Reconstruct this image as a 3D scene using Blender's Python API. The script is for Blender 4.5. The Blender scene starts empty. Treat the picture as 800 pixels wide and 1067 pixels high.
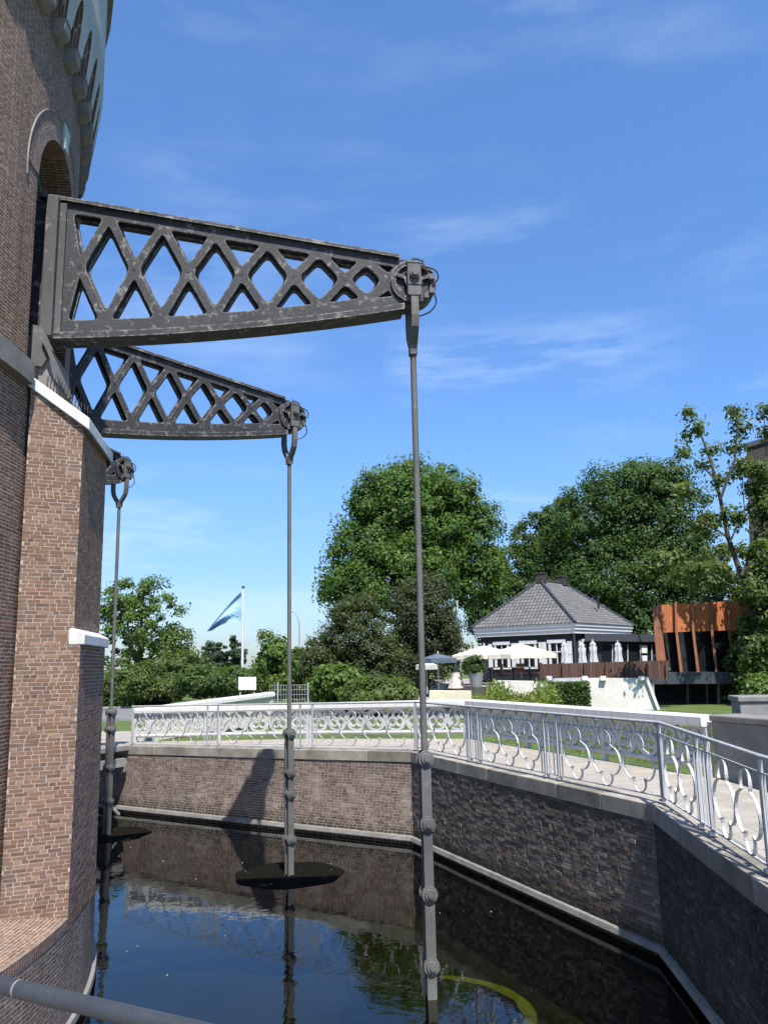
import bpy, bmesh, math, random
import numpy as np
from math import sin, cos, pi, radians, hypot, atan2
from mathutils import Vector, Matrix

random.seed(7)
rng = np.random.default_rng(7)
scene = bpy.context.scene
COL = scene.collection

# ------------------------------------------------------------------ camera
F, PITCH, ROLL, EYE = 860.0, radians(10.5), radians(1.19), 1.9
fw = Vector((0, cos(PITCH), sin(PITCH)))
r0, u0 = Vector((1, 0, 0)), Vector((0, -sin(PITCH), cos(PITCH)))
cr = cos(ROLL) * r0 - sin(ROLL) * u0
cu = cos(ROLL) * u0 + sin(ROLL) * r0
cam = bpy.data.cameras.new('camera')
cam.sensor_fit = 'AUTO'; cam.sensor_width = 36.0; cam.lens = F / 1067 * 36.0
cam.clip_start = 0.05; cam.clip_end = 6000
co = bpy.data.objects.new('camera', cam); COL.objects.link(co)
m = Matrix((( cr.x, cu.x, -fw.x), (cr.y, cu.y, -fw.y), (cr.z, cu.z, -fw.z))).to_4x4()
m.translation = Vector((0, 0, EYE)); co.matrix_world = m
scene.camera = co
EYEV = Vector((0, 0, EYE))

def at(x, y, Y):
    """world point on the sight line of a photo pixel at depth Y"""
    d = fw + cr * ((x - 400) / F) + cu * ((533.5 - y) / F)
    return EYEV + d * (Y / d.y)

# ------------------------------------------------------------------ mesh builder
class MB:
    def __init__(s): s.v = []; s.f = []; s.uv = []; s.sm = []
    def face(s, pts, uv=None, smooth=False):
        pts = [Vector(p) for p in pts]
        b = len(s.v); s.v += pts; s.f.append(list(range(b, b + len(pts)))); s.sm.append(smooth)
        if uv is None:
            n = Vector((0, 0, 0))
            for i in range(len(pts)):
                p, q = pts[i], pts[(i + 1) % len(pts)]
                n += Vector(((p.y - q.y) * (p.z + q.z), (p.z - q.z) * (p.x + q.x), (p.x - q.x) * (p.y + q.y)))
            if n.length > 0: n.normalize()
            if abs(n.z) < 0.75 and hypot(n.x, n.y) > 1e-6:
                t = Vector((-n.y, n.x, 0)).normalized()
                uv = [(p.dot(t), p.z) for p in pts]
            else:
                uv = [(p.x, p.y) for p in pts]
        s.uv += uv
    def grid(s, rows, smooth=True, closed=False, uvs=None):
        """shared-vertex grid"""
        b = len(s.v); R = len(rows); C = len(rows[0])
        for r in rows: s.v += [Vector(p) for p in r]
        for i in range(R - 1):
            for j in range(C if closed else C - 1):
                j2 = (j + 1) % C
                s.f.append([b + i * C + j, b + i * C + j2, b + (i + 1) * C + j2, b + (i + 1) * C + j]); s.sm.append(smooth)
                if uvs: s.uv += [uvs[i][j], uvs[i][j + 1], uvs[i + 1][j + 1], uvs[i + 1][j]]
                else: s.uv += [(j * .1, i * .1), (j * .1 + .1, i * .1), (j * .1 + .1, i * .1 + .1), (j * .1, i * .1 + .1)]
    def prism(s, poly, ext):
        """poly: list of 3D points (planar), ext: extrude vector"""
        ext = Vector(ext); a = [Vector(p) for p in poly]
        n = Vector((0, 0, 0))
        for i in range(len(a)): n += a[i].cross(a[(i + 1) % len(a)])
        if n.dot(ext) > 0: a = a[::-1]
        b = [p + ext for p in a]
        s.face(a); s.face(b[::-1])
        for i in range(len(a)):
            j = (i + 1) % len(a)
            s.face([a[j], a[i], b[i], b[j]])
    def box(s, c, dx, dy, dz, ax=(1, 0, 0), ay=(0, 1, 0), az=(0, 0, 1)):
        c = Vector(c); X = Vector(ax) * dx / 2; Y = Vector(ay) * dy / 2; Z = Vector(az) * dz / 2
        s.prism([c - X - Y - Z, c + X - Y - Z, c + X + Y - Z, c - X + Y - Z], Z * 2)
    def bar(s, p, q, w, h, up=(0, 0, 1)):
        """box from p to q: width w sideways, h along up"""
        p = Vector(p); q = Vector(q); d = (q - p).normalized(); up = Vector(up)
        sd = d.cross(up)
        if sd.length < 1e-4: sd = d.cross(Vector((0, 1, 0)))
        sd.normalize(); u = sd.cross(d).normalized()
        a = [p + sd * w / 2 * i + u * h / 2 * j for i, j in ((-1, -1), (1, -1), (1, 1), (-1, 1))]
        s.prism(a, q - p)
    def tube(s, pts, r, n=8, cap=True):
        pts = [Vector(p) for p in pts]; R = r if isinstance(r, (list, tuple)) else [r] * len(pts)
        rows = []; side = None
        for i, p in enumerate(pts):
            d = (pts[min(i + 1, len(pts) - 1)] - pts[max(i - 1, 0)]).normalized()
            if side is None:
                side = d.cross(Vector((0, 0, 1)))
                if side.length < .05: side = d.cross(Vector((1, 0, 0)))
            side = (side - d * side.dot(d)).normalized(); u = d.cross(side)
            rows.append([p + (side * cos(2 * pi * k / n) + u * sin(2 * pi * k / n)) * R[i] for k in range(n)])
        s.grid(rows, True, True)
        if cap: s.face(rows[0][::-1]); s.face(rows[-1])
    def disc(s, c, axis, r, h, n=20, r2=None):
        """short cylinder from c along axis by h"""
        axis = Vector(axis).normalized(); c = Vector(c)
        s.tube([c, c + axis * h], [r, r if r2 is None else r2], n)
    def ribbon(s, pts, nrm, w, th, closed=False):
        """flat strip following pts; nrm = direction of its width"""
        nrm = Vector(nrm).normalized(); pts = [Vector(p) for p in pts]; N = len(pts); rows = []
        for i, p in enumerate(pts):
            a = pts[(i - 1) % N] if closed or i else p; b = pts[(i + 1) % N] if closed or i < N - 1 else p
            d = (b - a).normalized(); o = d.cross(nrm)
            rows.append([p + nrm * w / 2 * i2 + o * th / 2 * j2 for i2, j2 in ((-1, -1), (1, -1), (1, 1), (-1, 1))])
        if closed: rows.append(rows[0])
        s.grid(rows, False, True)
        if not closed: s.face(rows[0]); s.face(rows[-1][::-1])

def wloc(o):
    v = Vector((0, 0, 0))
    while o is not None: v += o.location; o = o.parent
    return v

def build(name, mb, mat, parent=None, local=False, bevel=0, weld=False):
    me = bpy.data.meshes.new(name)
    off = Vector((0, 0, 0)) if (local or parent is None) else wloc(parent)
    me.from_pydata([(p - off)[:] for p in mb.v], [], mb.f)
    ul = me.uv_layers.new(name='UVMap')
    ul.data.foreach_set('uv', np.array(mb.uv, dtype=np.float32).ravel())
    me.polygons.foreach_set('use_smooth', np.array(mb.sm, dtype=bool))
    me.materials.append(mat); me.update()
    if bevel or weld:
        bm = bmesh.new(); bm.from_mesh(me); bmesh.ops.remove_doubles(bm, verts=bm.verts, dist=1e-4)
        bmesh.ops.recalc_face_normals(bm, faces=bm.faces); bm.to_mesh(me); bm.free()
    o = bpy.data.objects.new(name, me); COL.objects.link(o)
    if parent is not None: o.parent = parent
    if bevel:
        md = o.modifiers.new('Bevel', 'BEVEL'); md.width = bevel; md.segments = 2; md.limit_method = 'ANGLE'; md.angle_limit = radians(40)
    return o

def tag(o, label=None, cat=None, group=None, kind=None):
    if label: o['label'] = label
    if cat: o['category'] = cat
    if group: o['group'] = group
    if kind: o['kind'] = kind
    return o

def thing(name, label, cat, loc, rz=0, group=None):
    o = bpy.data.objects.new(name, None); COL.objects.link(o); o.empty_display_size = .2
    o.location = loc; o.rotation_euler = (0, 0, rz)
    return tag(o, label, cat, group)

def copy_tree(o, parent=None):
    c = o.copy(); COL.objects.link(c)
    if parent is not None: c.parent = parent
    for ch in [x for x in scene.objects if x.parent is o]: copy_tree(ch, c)
    return c

# ------------------------------------------------------------------ materials
def newmat(name):
    mt = bpy.data.materials.new(name); mt.use_nodes = True
    nt = mt.node_tree; nt.nodes.clear()
    out = nt.nodes.new('ShaderNodeOutputMaterial'); b = nt.nodes.new('ShaderNodeBsdfPrincipled')
    nt.links.new(b.outputs[0], out.inputs[0]); b.inputs['Specular IOR Level'].default_value = .35
    return mt, nt, b, out
def N(nt, t, **kw):
    n = nt.nodes.new(t)
    for k, v in kw.items():
        if k in n.inputs: n.inputs[k].default_value = v
        else: setattr(n, k, v)
    return n
def mixc(nt, fac, a, b, mode='MIX'):
    n = nt.nodes.new('ShaderNodeMix'); n.data_type = 'RGBA'; n.blend_type = mode
    for sock, val in ((n.inputs[0], fac), (n.inputs[6], a), (n.inputs[7], b)):
        if isinstance(val, bpy.types.NodeSocket): nt.links.new(val, sock)
        elif isinstance(val, (int, float)): sock.default_value = val
        else: sock.default_value = (*val, 1)
    return n.outputs[2]
def ramp(nt, src, p0, p1, c0=(0, 0, 0), c1=(1, 1, 1)):
    r = nt.nodes.new('ShaderNodeValToRGB'); r.color_ramp.elements[0].position = p0; r.color_ramp.elements[1].position = p1
    r.color_ramp.elements[0].color = (*c0, 1); r.color_ramp.elements[1].color = (*c1, 1)
    nt.links.new(src, r.inputs[0]); return r.outputs[0]
def noise(nt, vec, scale, detail=4, rough=.55):
    n = N(nt, 'ShaderNodeTexNoise', Scale=scale, Detail=detail, Roughness=rough)
    if vec is not None: nt.links.new(vec, n.inputs['Vector'])
    return n.outputs['Fac']
def mapping(nt, vec, scale=(1, 1, 1), loc=(0, 0, 0)):
    mp = nt.nodes.new('ShaderNodeMapping'); mp.inputs['Scale'].default_value = scale; mp.inputs['Location'].default_value = loc
    nt.links.new(vec, mp.inputs['Vector']); return mp.outputs[0]
def bump(nt, bsdf, h, strength=.5, dist=.02):
    b = N(nt, 'ShaderNodeBump', Strength=strength, Distance=dist); nt.links.new(h, b.inputs['Height'])
    nt.links.new(b.outputs[0], bsdf.inputs['Normal']); return b

def plain(name, col, rough=.6, var=.25, scale=6, metallic=0, bmp=.15, spec=None):
    """painted / worn surface: base colour with two scales of real mottling"""
    mt, nt, b, out = newmat(name)
    tc = nt.nodes.new('ShaderNodeTexCoord').outputs['Object']
    n1 = noise(nt, tc, scale, 5, .6); n2 = noise(nt, tc, scale * 7, 3, .6)
    dark = tuple(c * (1 - var) for c in col); lite = tuple(min(1, c * (1 + var * .7)) for c in col)
    c = mixc(nt, ramp(nt, n1, .32, .7), dark, lite)
    c = mixc(nt, ramp(nt, n2, .45, .75), c, tuple(x * .8 for x in col))
    nt.links.new(c, b.inputs['Base Color']); b.inputs['Roughness'].default_value = rough; b.inputs['Metallic'].default_value = metallic
    if spec is not None: b.inputs['Specular IOR Level'].default_value = spec
    if bmp: bump(nt, b, n2, bmp, .01)
    return mt

def streaked(name, base, dirt, rough=.6, amt=.55, vs=5.0):
    mt, nt, b, out = newmat(name); tc = nt.nodes.new('ShaderNodeTexCoord').outputs['Object']
    s1 = noise(nt, mapping(nt, tc, (vs, vs, vs * .12)), 2.2, 6, .65); s2 = noise(nt, tc, 9, 5, .65)
    c = mixc(nt, ramp(nt, s1, .46, .70, (0, 0, 0), (amt,) * 3), base, dirt)
    c = mixc(nt, ramp(nt, s2, .58, .74, (0, 0, 0), (amt * .8,) * 3), c, tuple(x * .55 for x in base))
    nt.links.new(c, b.inputs['Base Color']); b.inputs['Roughness'].default_value = rough; bump(nt, b, s2, .2, .006); return mt

def brick(name, c1, c2, mortar, bw=.17, bh=.052, ms=.008, stain=.5, bumps=.6, pale=.0, dist=.012, wet=False):
    mt, nt, b, out = newmat(name)
    uv = nt.nodes.new('ShaderNodeTexCoord').outputs['UV']
    wob = N(nt, 'ShaderNodeTexNoise', Scale=9, Detail=2); nt.links.new(uv, wob.inputs['Vector'])
    wv = mixc(nt, .006, uv, wob.outputs['Color'], 'ADD')
    bt = nt.nodes.new('ShaderNodeTexBrick'); nt.links.new(wv, bt.inputs['Vector'])
    bt.offset = .5; bt.squash = .6; bt.squash_frequency = 2; bt.inputs['Scale'].default_value = 1; bt.inputs['Brick Width'].default_value = bw; bt.inputs['Row Height'].default_value = bh
    bt.inputs['Mortar Size'].default_value = ms; bt.inputs['Mortar Smooth'].default_value = .25; bt.inputs['Bias'].default_value = 0
    bt.inputs['Color1'].default_value = (*c1, 1); bt.inputs['Color2'].default_value = (*c2, 1); bt.inputs['Mortar'].default_value = (*mortar, 1)
    g = noise(nt, uv, 1.1, 6, .65); f = noise(nt, uv, 38, 4, .7); mid = noise(nt, mapping(nt, uv, (7, 20, 1)), 1, 2)
    c = mixc(nt, ramp(nt, mid, .35, .68), bt.outputs['Color'], tuple(x * .55 for x in c2), 'MIX')
    c = mixc(nt, .55, bt.outputs['Color'], c)
    c = mixc(nt, ramp(nt, f, .3, .75, (.15, .15, .15), (.0, .0, .0)), c, (.03, .025, .022))
    st = noise(nt, mapping(nt, uv, (1.6, .22, 1)), 1, 5, .6)
    fac = ramp(nt, st, .45, .75, (0, 0, 0), (stain, stain, stain))
    c = mixc(nt, fac, c, tuple(x * .32 for x in c1))
    if pale:
        pf = ramp(nt, noise(nt, mapping(nt, uv, (1, .8, 1), (4, 9, 0)), 2.2, 6, .7), .52, .72, (0, 0, 0), (pale, pale, pale))
        c = mixc(nt, pf, c, (.42, .38, .33))
    if wet:                                                  # algae growth rising from the water; darker towards the top
        sy = nt.nodes.new('ShaderNodeSeparateXYZ'); nt.links.new(uv, sy.inputs[0])
        wn = nt.nodes.new('ShaderNodeMath'); wn.operation = 'MULTIPLY_ADD'; nt.links.new(noise(nt, mapping(nt, uv, (3, 1, 1)), 1.5, 5, .7), wn.inputs[0]); wn.inputs[1].default_value = -.55; nt.links.new(sy.outputs['Y'], wn.inputs[2])
        mr = nt.nodes.new('ShaderNodeMapRange'); nt.links.new(wn.outputs[0], mr.inputs['Value']); mr.inputs['From Min'].default_value = -2.05; mr.inputs['From Max'].default_value = -1.72; mr.inputs['To Min'].default_value = .85; mr.inputs['To Max'].default_value = 0
        c = mixc(nt, mr.outputs[0], c, (.035, .037, .02))
        mt2 = nt.nodes.new('ShaderNodeMapRange'); nt.links.new(wn.outputs[0], mt2.inputs['Value']); mt2.inputs['From Min'].default_value = -.95; mt2.inputs['From Max'].default_value = -.45; mt2.inputs['To Max'].default_value = .6
        c = mixc(nt, mt2.outputs[0], c, tuple(x * .35 for x in c1))
    nt.links.new(c, b.inputs['Base Color']); b.inputs['Roughness'].default_value = .9; b.inputs['Specular IOR Level'].default_value = .2
    inv = nt.nodes.new('ShaderNodeMath'); inv.operation = 'SUBTRACT'; inv.inputs[0].default_value = 1; nt.links.new(bt.outputs['Fac'], inv.inputs[1])
    ad = nt.nodes.new('ShaderNodeMath'); ad.operation = 'MULTIPLY_ADD'; nt.links.new(f, ad.inputs[0]); ad.inputs[1].default_value = .9
    hv = nt.nodes.new('ShaderNodeMath'); hv.operation = 'MULTIPLY_ADD'; nt.links.new(mid, hv.inputs[0]); hv.inputs[1].default_value = .8; nt.links.new(inv.outputs[0], hv.inputs[2]); nt.links.new(hv.outputs[0], ad.inputs[2])
    bump(nt, b, ad.outputs[0], bumps, dist)
    return mt

def real_brick(name, c1, c2, c3, wet=False, pale=.3, pc=(.45, .41, .36)):
    mt, nt, b, out = newmat(name)
    uv = nt.nodes.new('ShaderNodeTexCoord').outputs['UV']; geo = nt.nodes.new('ShaderNodeNewGeometry'); rnd = geo.outputs['Random Per Island']
    r = nt.nodes.new('ShaderNodeValToRGB'); e = r.color_ramp.elements; e[0].position = 0; e[0].color = (*c2, 1); e[1].position = .95; e[1].color = (*c3, 1); e.new(.3).color = (*c1, 1); e.new(.55).color = (*[x * .8 for x in c1], 1); e.new(.75).color = (*[(x + y) / 2 for x, y in zip(c1, c2)], 1)
    nt.links.new(rnd, r.inputs[0]); f = noise(nt, uv, 45, 4, .7); g = noise(nt, uv, 1.3, 6, .65)
    c = mixc(nt, ramp(nt, f, .35, .75, (0, 0, 0), (.5,) * 3), r.outputs[0], tuple(x * .45 for x in c2))
    c = mixc(nt, ramp(nt, g, .5, .72, (0, 0, 0), (pale,) * 3), c, pc)
    st = noise(nt, mapping(nt, uv, (1.6, .22, 1)), 1, 5, .6); c = mixc(nt, ramp(nt, st, .48, .75, (0, 0, 0), (.6,) * 3), c, tuple(x * .35 for x in c1))
    if wet:
        sy = nt.nodes.new('ShaderNodeSeparateXYZ'); nt.links.new(uv, sy.inputs[0])
        wn = nt.nodes.new('ShaderNodeMath'); wn.operation = 'MULTIPLY_ADD'; nt.links.new(noise(nt, mapping(nt, uv, (3, 1, 1)), 1.5, 5, .7), wn.inputs[0]); wn.inputs[1].default_value = -.55; nt.links.new(sy.outputs['Y'], wn.inputs[2])
        for lo, hi, a, bb, col in ((-2.05, -1.78, .85, 0, (.03, .032, .018)), (-.9, -.42, 0, .55, tuple(x * .35 for x in c1))):  # green growth near the water, darker tone towards the top
            mr = nt.nodes.new('ShaderNodeMapRange'); nt.links.new(wn.outputs[0], mr.inputs['Value']); mr.inputs['From Min'].default_value = lo; mr.inputs['From Max'].default_value = hi; mr.inputs['To Min'].default_value = a; mr.inputs['To Max'].default_value = bb
            c = mixc(nt, mr.outputs[0], c, col)
    nt.links.new(c, b.inputs['Base Color']); b.inputs['Roughness'].default_value = .9; b.inputs['Specular IOR Level'].default_value = .2
    bump(nt, b, f, .6, .006); return mt

def lay_bricks(mb, fn, U, v0, v1, bl, bh, mo, relief, seed, top=None, jit=.0015):
    """real bricks in a loose Flemish bond; fn(u, v, d) -> point standing d proud of the mortar"""
    R = random.Random(seed); v = v0; row = 0
    while v < v1 - .01:
        u = -R.random() * bl; h2 = bh - mo
        while u < U:
            ln = bl if R.random() < .55 else bl * .5
            a, c = max(0, u + mo / 2), min(U, u + ln - mo / 2); u += ln
            if c - a < .02: continue
            za, zb = v, min(v + h2, v1)
            if top is not None:
                t = min(top(a), top(c))
                if za > t - .015: continue
                zb = min(zb, t)
            d = relief * R.uniform(.35, 1); tl = R.uniform(-.3, .3) * relief
            J = lambda: R.uniform(-jit, jit)
            F_ = [fn(a + J(), za + J(), d + tl), fn(c + J(), za + J(), d - tl), fn(c + J(), zb + J(), d - tl), fn(a + J(), zb + J(), d + tl)]
            K_ = [fn(a, za, -.004), fn(c, za, -.004), fn(c, zb, -.004), fn(a, zb, -.004)]
            b_ = len(mb.v); mb.v += F_ + K_; w_ = [(a, za), (c, za), (c, zb), (a, zb)]
            for q in ((0, 1, 2, 3), (4, 5, 1, 0), (5, 6, 2, 1), (6, 7, 3, 2), (7, 4, 0, 3)):
                mb.f.append([b_ + i for i in q]); mb.sm.append(False); mb.uv += [w_[i % 4] for i in q]
        v += bh; row += 1

def leafmat(name, a, b2, trans=.35):
    mt, nt, b, out = newmat(name)
    geo = nt.nodes.new('ShaderNodeNewGeometry')
    tc = nt.nodes.new('ShaderNodeTexCoord').outputs['Object']
    n1 = noise(nt, tc, .55, 3)
    c = mixc(nt, ramp(nt, n1, .35, .65), a, b2)
    c = mixc(nt, geo.outputs['Random Per Island'], mixc(nt, .5, c, a), mixc(nt, .5, c, tuple(x * 1.6 for x in b2)))
    nt.links.new(c, b.inputs['Base Color']); b.inputs['Roughness'].default_value = .55; b.inputs['Specular IOR Level'].default_value = .3
    tr = nt.nodes.new('ShaderNodeBsdfTranslucent'); tcx = mixc(nt, .5, c, (.25, .35, .03)); nt.links.new(tcx, tr.inputs['Color'])
    ms = nt.nodes.new('ShaderNodeMixShader'); ms.inputs[0].default_value = trans
    nt.links.new(b.outputs[0], ms.inputs[1]); nt.links.new(tr.outputs[0], ms.inputs[2]); nt.links.new(ms.outputs[0], out.inputs[0])
    return mt

def iron(name, base, patch, amt=.5, rough=.65, scale=5, edge=False):
    mt, nt, b, out = newmat(name)
    tc = nt.nodes.new('ShaderNodeTexCoord').outputs['Object']
    n1 = noise(nt, tc, scale, 7, .7); n2 = noise(nt, tc, scale * 9, 4, .65); n3 = noise(nt, mapping(nt, tc, (1.3, 1.3, .5)), 1.6, 4)
    c = mixc(nt, ramp(nt, n3, .35, .7), base, tuple(x * 1.7 for x in base))
    c = mixc(nt, ramp(nt, n1, .56, .72, (0, 0, 0), (amt,) * 3), c, patch)
    c = mixc(nt, ramp(nt, n2, .6, .72, (0, 0, 0), (amt,) * 3), c, tuple(x * .8 for x in patch))
    rs = ramp(nt, noise(nt, tc, scale * 2.3, 4), .66, .74, (0, 0, 0), (.45,) * 3)
    c = mixc(nt, rs, c, (.09, .045, .025))
    if edge:
        bv = nt.nodes.new('ShaderNodeBevel'); bv.samples = 4; bv.inputs['Radius'].default_value = .03
        gn = nt.nodes.new('ShaderNodeNewGeometry'); dt_ = nt.nodes.new('ShaderNodeVectorMath'); dt_.operation = 'DOT_PRODUCT'
        nt.links.new(bv.outputs[0], dt_.inputs[0]); nt.links.new(gn.outputs['Normal'], dt_.inputs[1])
        ew = ramp(nt, dt_.outputs['Value'], .90, .985, (1, 1, 1), (0, 0, 0)); ns = ramp(nt, noise(nt, tc, 14, 5, .7), .40, .62)
        c = mixc(nt, mixc(nt, 1, ew, ns, 'MULTIPLY'), c, patch)
    nt.links.new(c, b.inputs['Base Color']); b.inputs['Roughness'].default_value = rough
    bump(nt, b, n2, .35, .01)
    return mt

M = {}
M['brick_lit'] = brick('brick_tower', (.28, .16, .108), (.145, .088, .066), (.44, .37, .29), bw=.165, bh=.0425, stain=.4, pale=.2, ms=.0075, bumps=.6)
M['brick_wall'] = brick('brick_wall', (.29, .155, .105), (.13, .075, .058), (.46, .38, .30), bw=.165, bh=.0425, stain=.5, pale=.12, ms=.0075, bumps=.7)
M['brick_plinth'] = brick('brick_plinth', (.25, .17, .13), (.15, .105, .085), (.46, .41, .36), bw=.165, bh=.0425, ms=.0075, stain=.45, pale=.3, bumps=.9)
M['mortar'] = plain('mortar', (.43, .37, .31), .95, .25, 5)
M['mortar_dark'] = plain('mortar_grey', (.21, .19, .175), .95, .3, 4)
M['bricks_pier'] = real_brick('pier_bricks', (.27, .16, .105), (.14, .088, .065), (.33, .21, .145), pale=.15)
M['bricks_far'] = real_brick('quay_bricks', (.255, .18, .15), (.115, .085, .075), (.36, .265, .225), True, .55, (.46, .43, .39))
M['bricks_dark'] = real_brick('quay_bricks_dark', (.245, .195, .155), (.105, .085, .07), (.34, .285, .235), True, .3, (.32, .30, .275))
M['bricks_shade'] = real_brick('quay_bricks_shade', (.085, .076, .072), (.045, .041, .04), (.13, .12, .115), True, .2, (.2, .19, .18))  # darker copy of the quay brick, with the wall's shade painted into its colour
M['brick_far'] = brick('brick_quay', (.33, .205, .16), (.15, .098, .08), (.50, .45, .39), bw=.22, bh=.064, ms=.011, stain=.75, pale=.6, bumps=.9, wet=True)
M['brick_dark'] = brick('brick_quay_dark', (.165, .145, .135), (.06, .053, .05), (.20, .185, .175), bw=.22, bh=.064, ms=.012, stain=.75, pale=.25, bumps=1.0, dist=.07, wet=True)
M['brick_edge'] = brick('brick_on_edge', (.27, .16, .115), (.2, .12, .09), (.4, .35, .3), bw=.05, bh=.17, stain=.3, pale=.1)
M['stone'] = plain('stone_grey', (.22, .21, .195), .85, .35, 3)
M['stone_white'] = streaked('stone_white', (.64, .64, .61), (.36, .34, .30), .75, .5, 5)
M['stone_green'] = plain('keystone_pale', (.42, .50, .48), .8, .15, 4)
M['plaster'] = plain('plaster_grey', (.40, .42, .41), .85, .2, 2)
M['iron'] = iron('cast_iron', (.022, .022, .024), (.36, .34, .31), .85, .6, 7, True)
M['iron_pale'] = iron('weathered_iron', (.06, .06, .058), (.34, .32, .29), .75, .7, 6)
M['iron_rod'] = iron('rod_iron', (.085, .083, .078), (.22, .205, .18), .6)
M['iron_dark'] = plain('black_iron', (.02, .02, .022), .5, .3)
M['rail_grey'] = streaked('rail_grey_paint', (.42, .43, .43), (.20, .175, .15), .5, .6, 9)
M['guard'] = plain('guard_rail_paint', (.042, .048, .058), .42, .12, 8, bmp=.03)
M['white'] = streaked('white_paint', (.66, .66, .63), (.38, .36, .31), .55, .45, 4)
M['white_worn'] = plain('worn_white_paint', (.50, .505, .50), .6, .22, 3)
M['concrete'] = plain('concrete', (.25, .24, .225), .9, .35, 1.5)
M['coping'] = plain('quay_coping', (.30, .28, .24), .9, .4, 2.5)
M['render_white'] = plain('white_render', (.64, .61, .55), .85, .15, 1.2)
M['cream'] = plain('cream_render', (.62, .57, .42), .8, .15, 2)
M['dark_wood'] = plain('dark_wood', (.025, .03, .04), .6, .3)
M['frame_blue'] = plain('window_frame_paint', (.16, .19, .22), .6, .2)
M['bark'] = plain('bark', (.075, .06, .045), .9, .4, 4, bmp=.5)
M['canvas'] = plain('canvas_cream', (.74, .68, .54), .8, .08, 3)
M['canvas_white'] = plain('canvas_white', (.48, .49, .49), .8, .12, 3)
M['canvas_blue'] = plain('canvas_blue', (.10, .13, .17), .8, .2, 3)
M['pink_cloth'] = plain('pale_pink_cloth', (.60, .47, .40), .85, .15, 5)
M['black_clad'] = plain('black_cladding', (.022, .025, .030), .6, .3)
M['corten'] = plain('rusted_steel', (.45, .145, .05), .75, .22, 1.3)
M['corten_lo'] = plain('rusted_steel_fins', (.29, .115, .06), .75, .22, 1.3)
M['slate'] = plain('dark_slab', (.045, .052, .062), .6, .2)
M['pot'] = plain('grey_pot', (.28, .28, .27), .7, .2)
M['blank'] = plain('blank_white_board', (.78, .78, .77), .5, .06)
M['flag'] = plain('pale_blue_flag', (.30, .50, .70), .8, .15, 2)
M['flag_dark'] = plain('dark_blue_flag_band', (.06, .13, .24), .8, .15, 2)
M['flag_print'] = plain('pale_flag_print', (.50, .66, .78), .8, .08, 2)
M['wire'] = plain('galvanised_wire', (.35, .36, .37), .5, .1)
M['mud'] = plain('basin_mud', (.022, .022, .015), 1, .4, 1)
M['well_dark'] = plain('well_black', (.010, .0095, .007), 1.0, .6, 22, bmp=.8, spec=.02)  # near black, painted for the darkness inside the wells
M['moss'] = plain('mossy_rim', (.28, .29, .03), .9, .45, 4, bmp=.5)
M['glint'] = plain('floating_fluff', (.6, .6, .55), .8, .2)

mt, nt, b, out = newmat('dark_glass'); b.inputs['Base Color'].default_value = (.012, .015, .018, 1); b.inputs['Roughness'].default_value = .06
b.inputs['Specular IOR Level'].default_value = .5; M['glass'] = mt

def planks(name, c, w=.14):
    mt, nt, b, out = newmat(name)
    uv = nt.nodes.new('ShaderNodeTexCoord').outputs['UV']
    bt = nt.nodes.new('ShaderNodeTexBrick'); nt.links.new(uv, bt.inputs['Vector']); bt.offset = 0
    bt.inputs['Scale'].default_value = 1; bt.inputs['Brick Width'].default_value = w; bt.inputs['Row Height'].default_value = 30; bt.inputs['Mortar Size'].default_value = .012
    bt.inputs['Color1'].default_value = (*c, 1); bt.inputs['Color2'].default_value = (*[x * .6 for x in c], 1); bt.inputs['Mortar'].default_value = (*[x * .15 for x in c], 1)
    g = noise(nt, mapping(nt, uv, (18, 1.2, 1)), 1, 4)
    cc = mixc(nt, ramp(nt, g, .35, .75, (0, 0, 0), (.6,) * 3), bt.outputs['Color'], tuple(x * .45 for x in c))
    nt.links.new(cc, b.inputs['Base Color']); b.inputs['Roughness'].default_value = .8; return mt
M['fence_wood'] = planks('brown_planks', (.125, .066, .047))

def tiles(name):
    mt, nt, b, out = newmat(name)
    uv = nt.nodes.new('ShaderNodeTexCoord').outputs['UV']
    bt = nt.nodes.new('ShaderNodeTexBrick'); nt.links.new(uv, bt.inputs['Vector']); bt.offset = 0
    bt.inputs['Scale'].default_value = 1; bt.inputs['Brick Width'].default_value = .24; bt.inputs['Row Height'].default_value = .27; bt.inputs['Mortar Size'].default_value = .03
    bt.inputs['Mortar Smooth'].default_value = .6
    bt.inputs['Color1'].default_value = (.21, .20, .185, 1); bt.inputs['Color2'].default_value = (.14, .135, .13, 1); bt.inputs['Mortar'].default_value = (.05, .05, .05, 1)
    g = noise(nt, uv, 1.3, 5)
    cc = mixc(nt, ramp(nt, g, .35, .75, (0, 0, 0), (.5,) * 3), bt.outputs['Color'], (.10, .10, .085))
    nt.links.new(cc, b.inputs['Base Color']); b.inputs['Roughness'].default_value = .75
    inv = nt.nodes.new('ShaderNodeMath'); inv.operation = 'SUBTRACT'; inv.inputs[0].default_value = 1; nt.links.new(bt.outputs['Fac'], inv.inputs[1])
    bump(nt, b, inv.outputs[0], .9, .05); return mt
M['tiles'] = tiles('roof_tiles')

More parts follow.
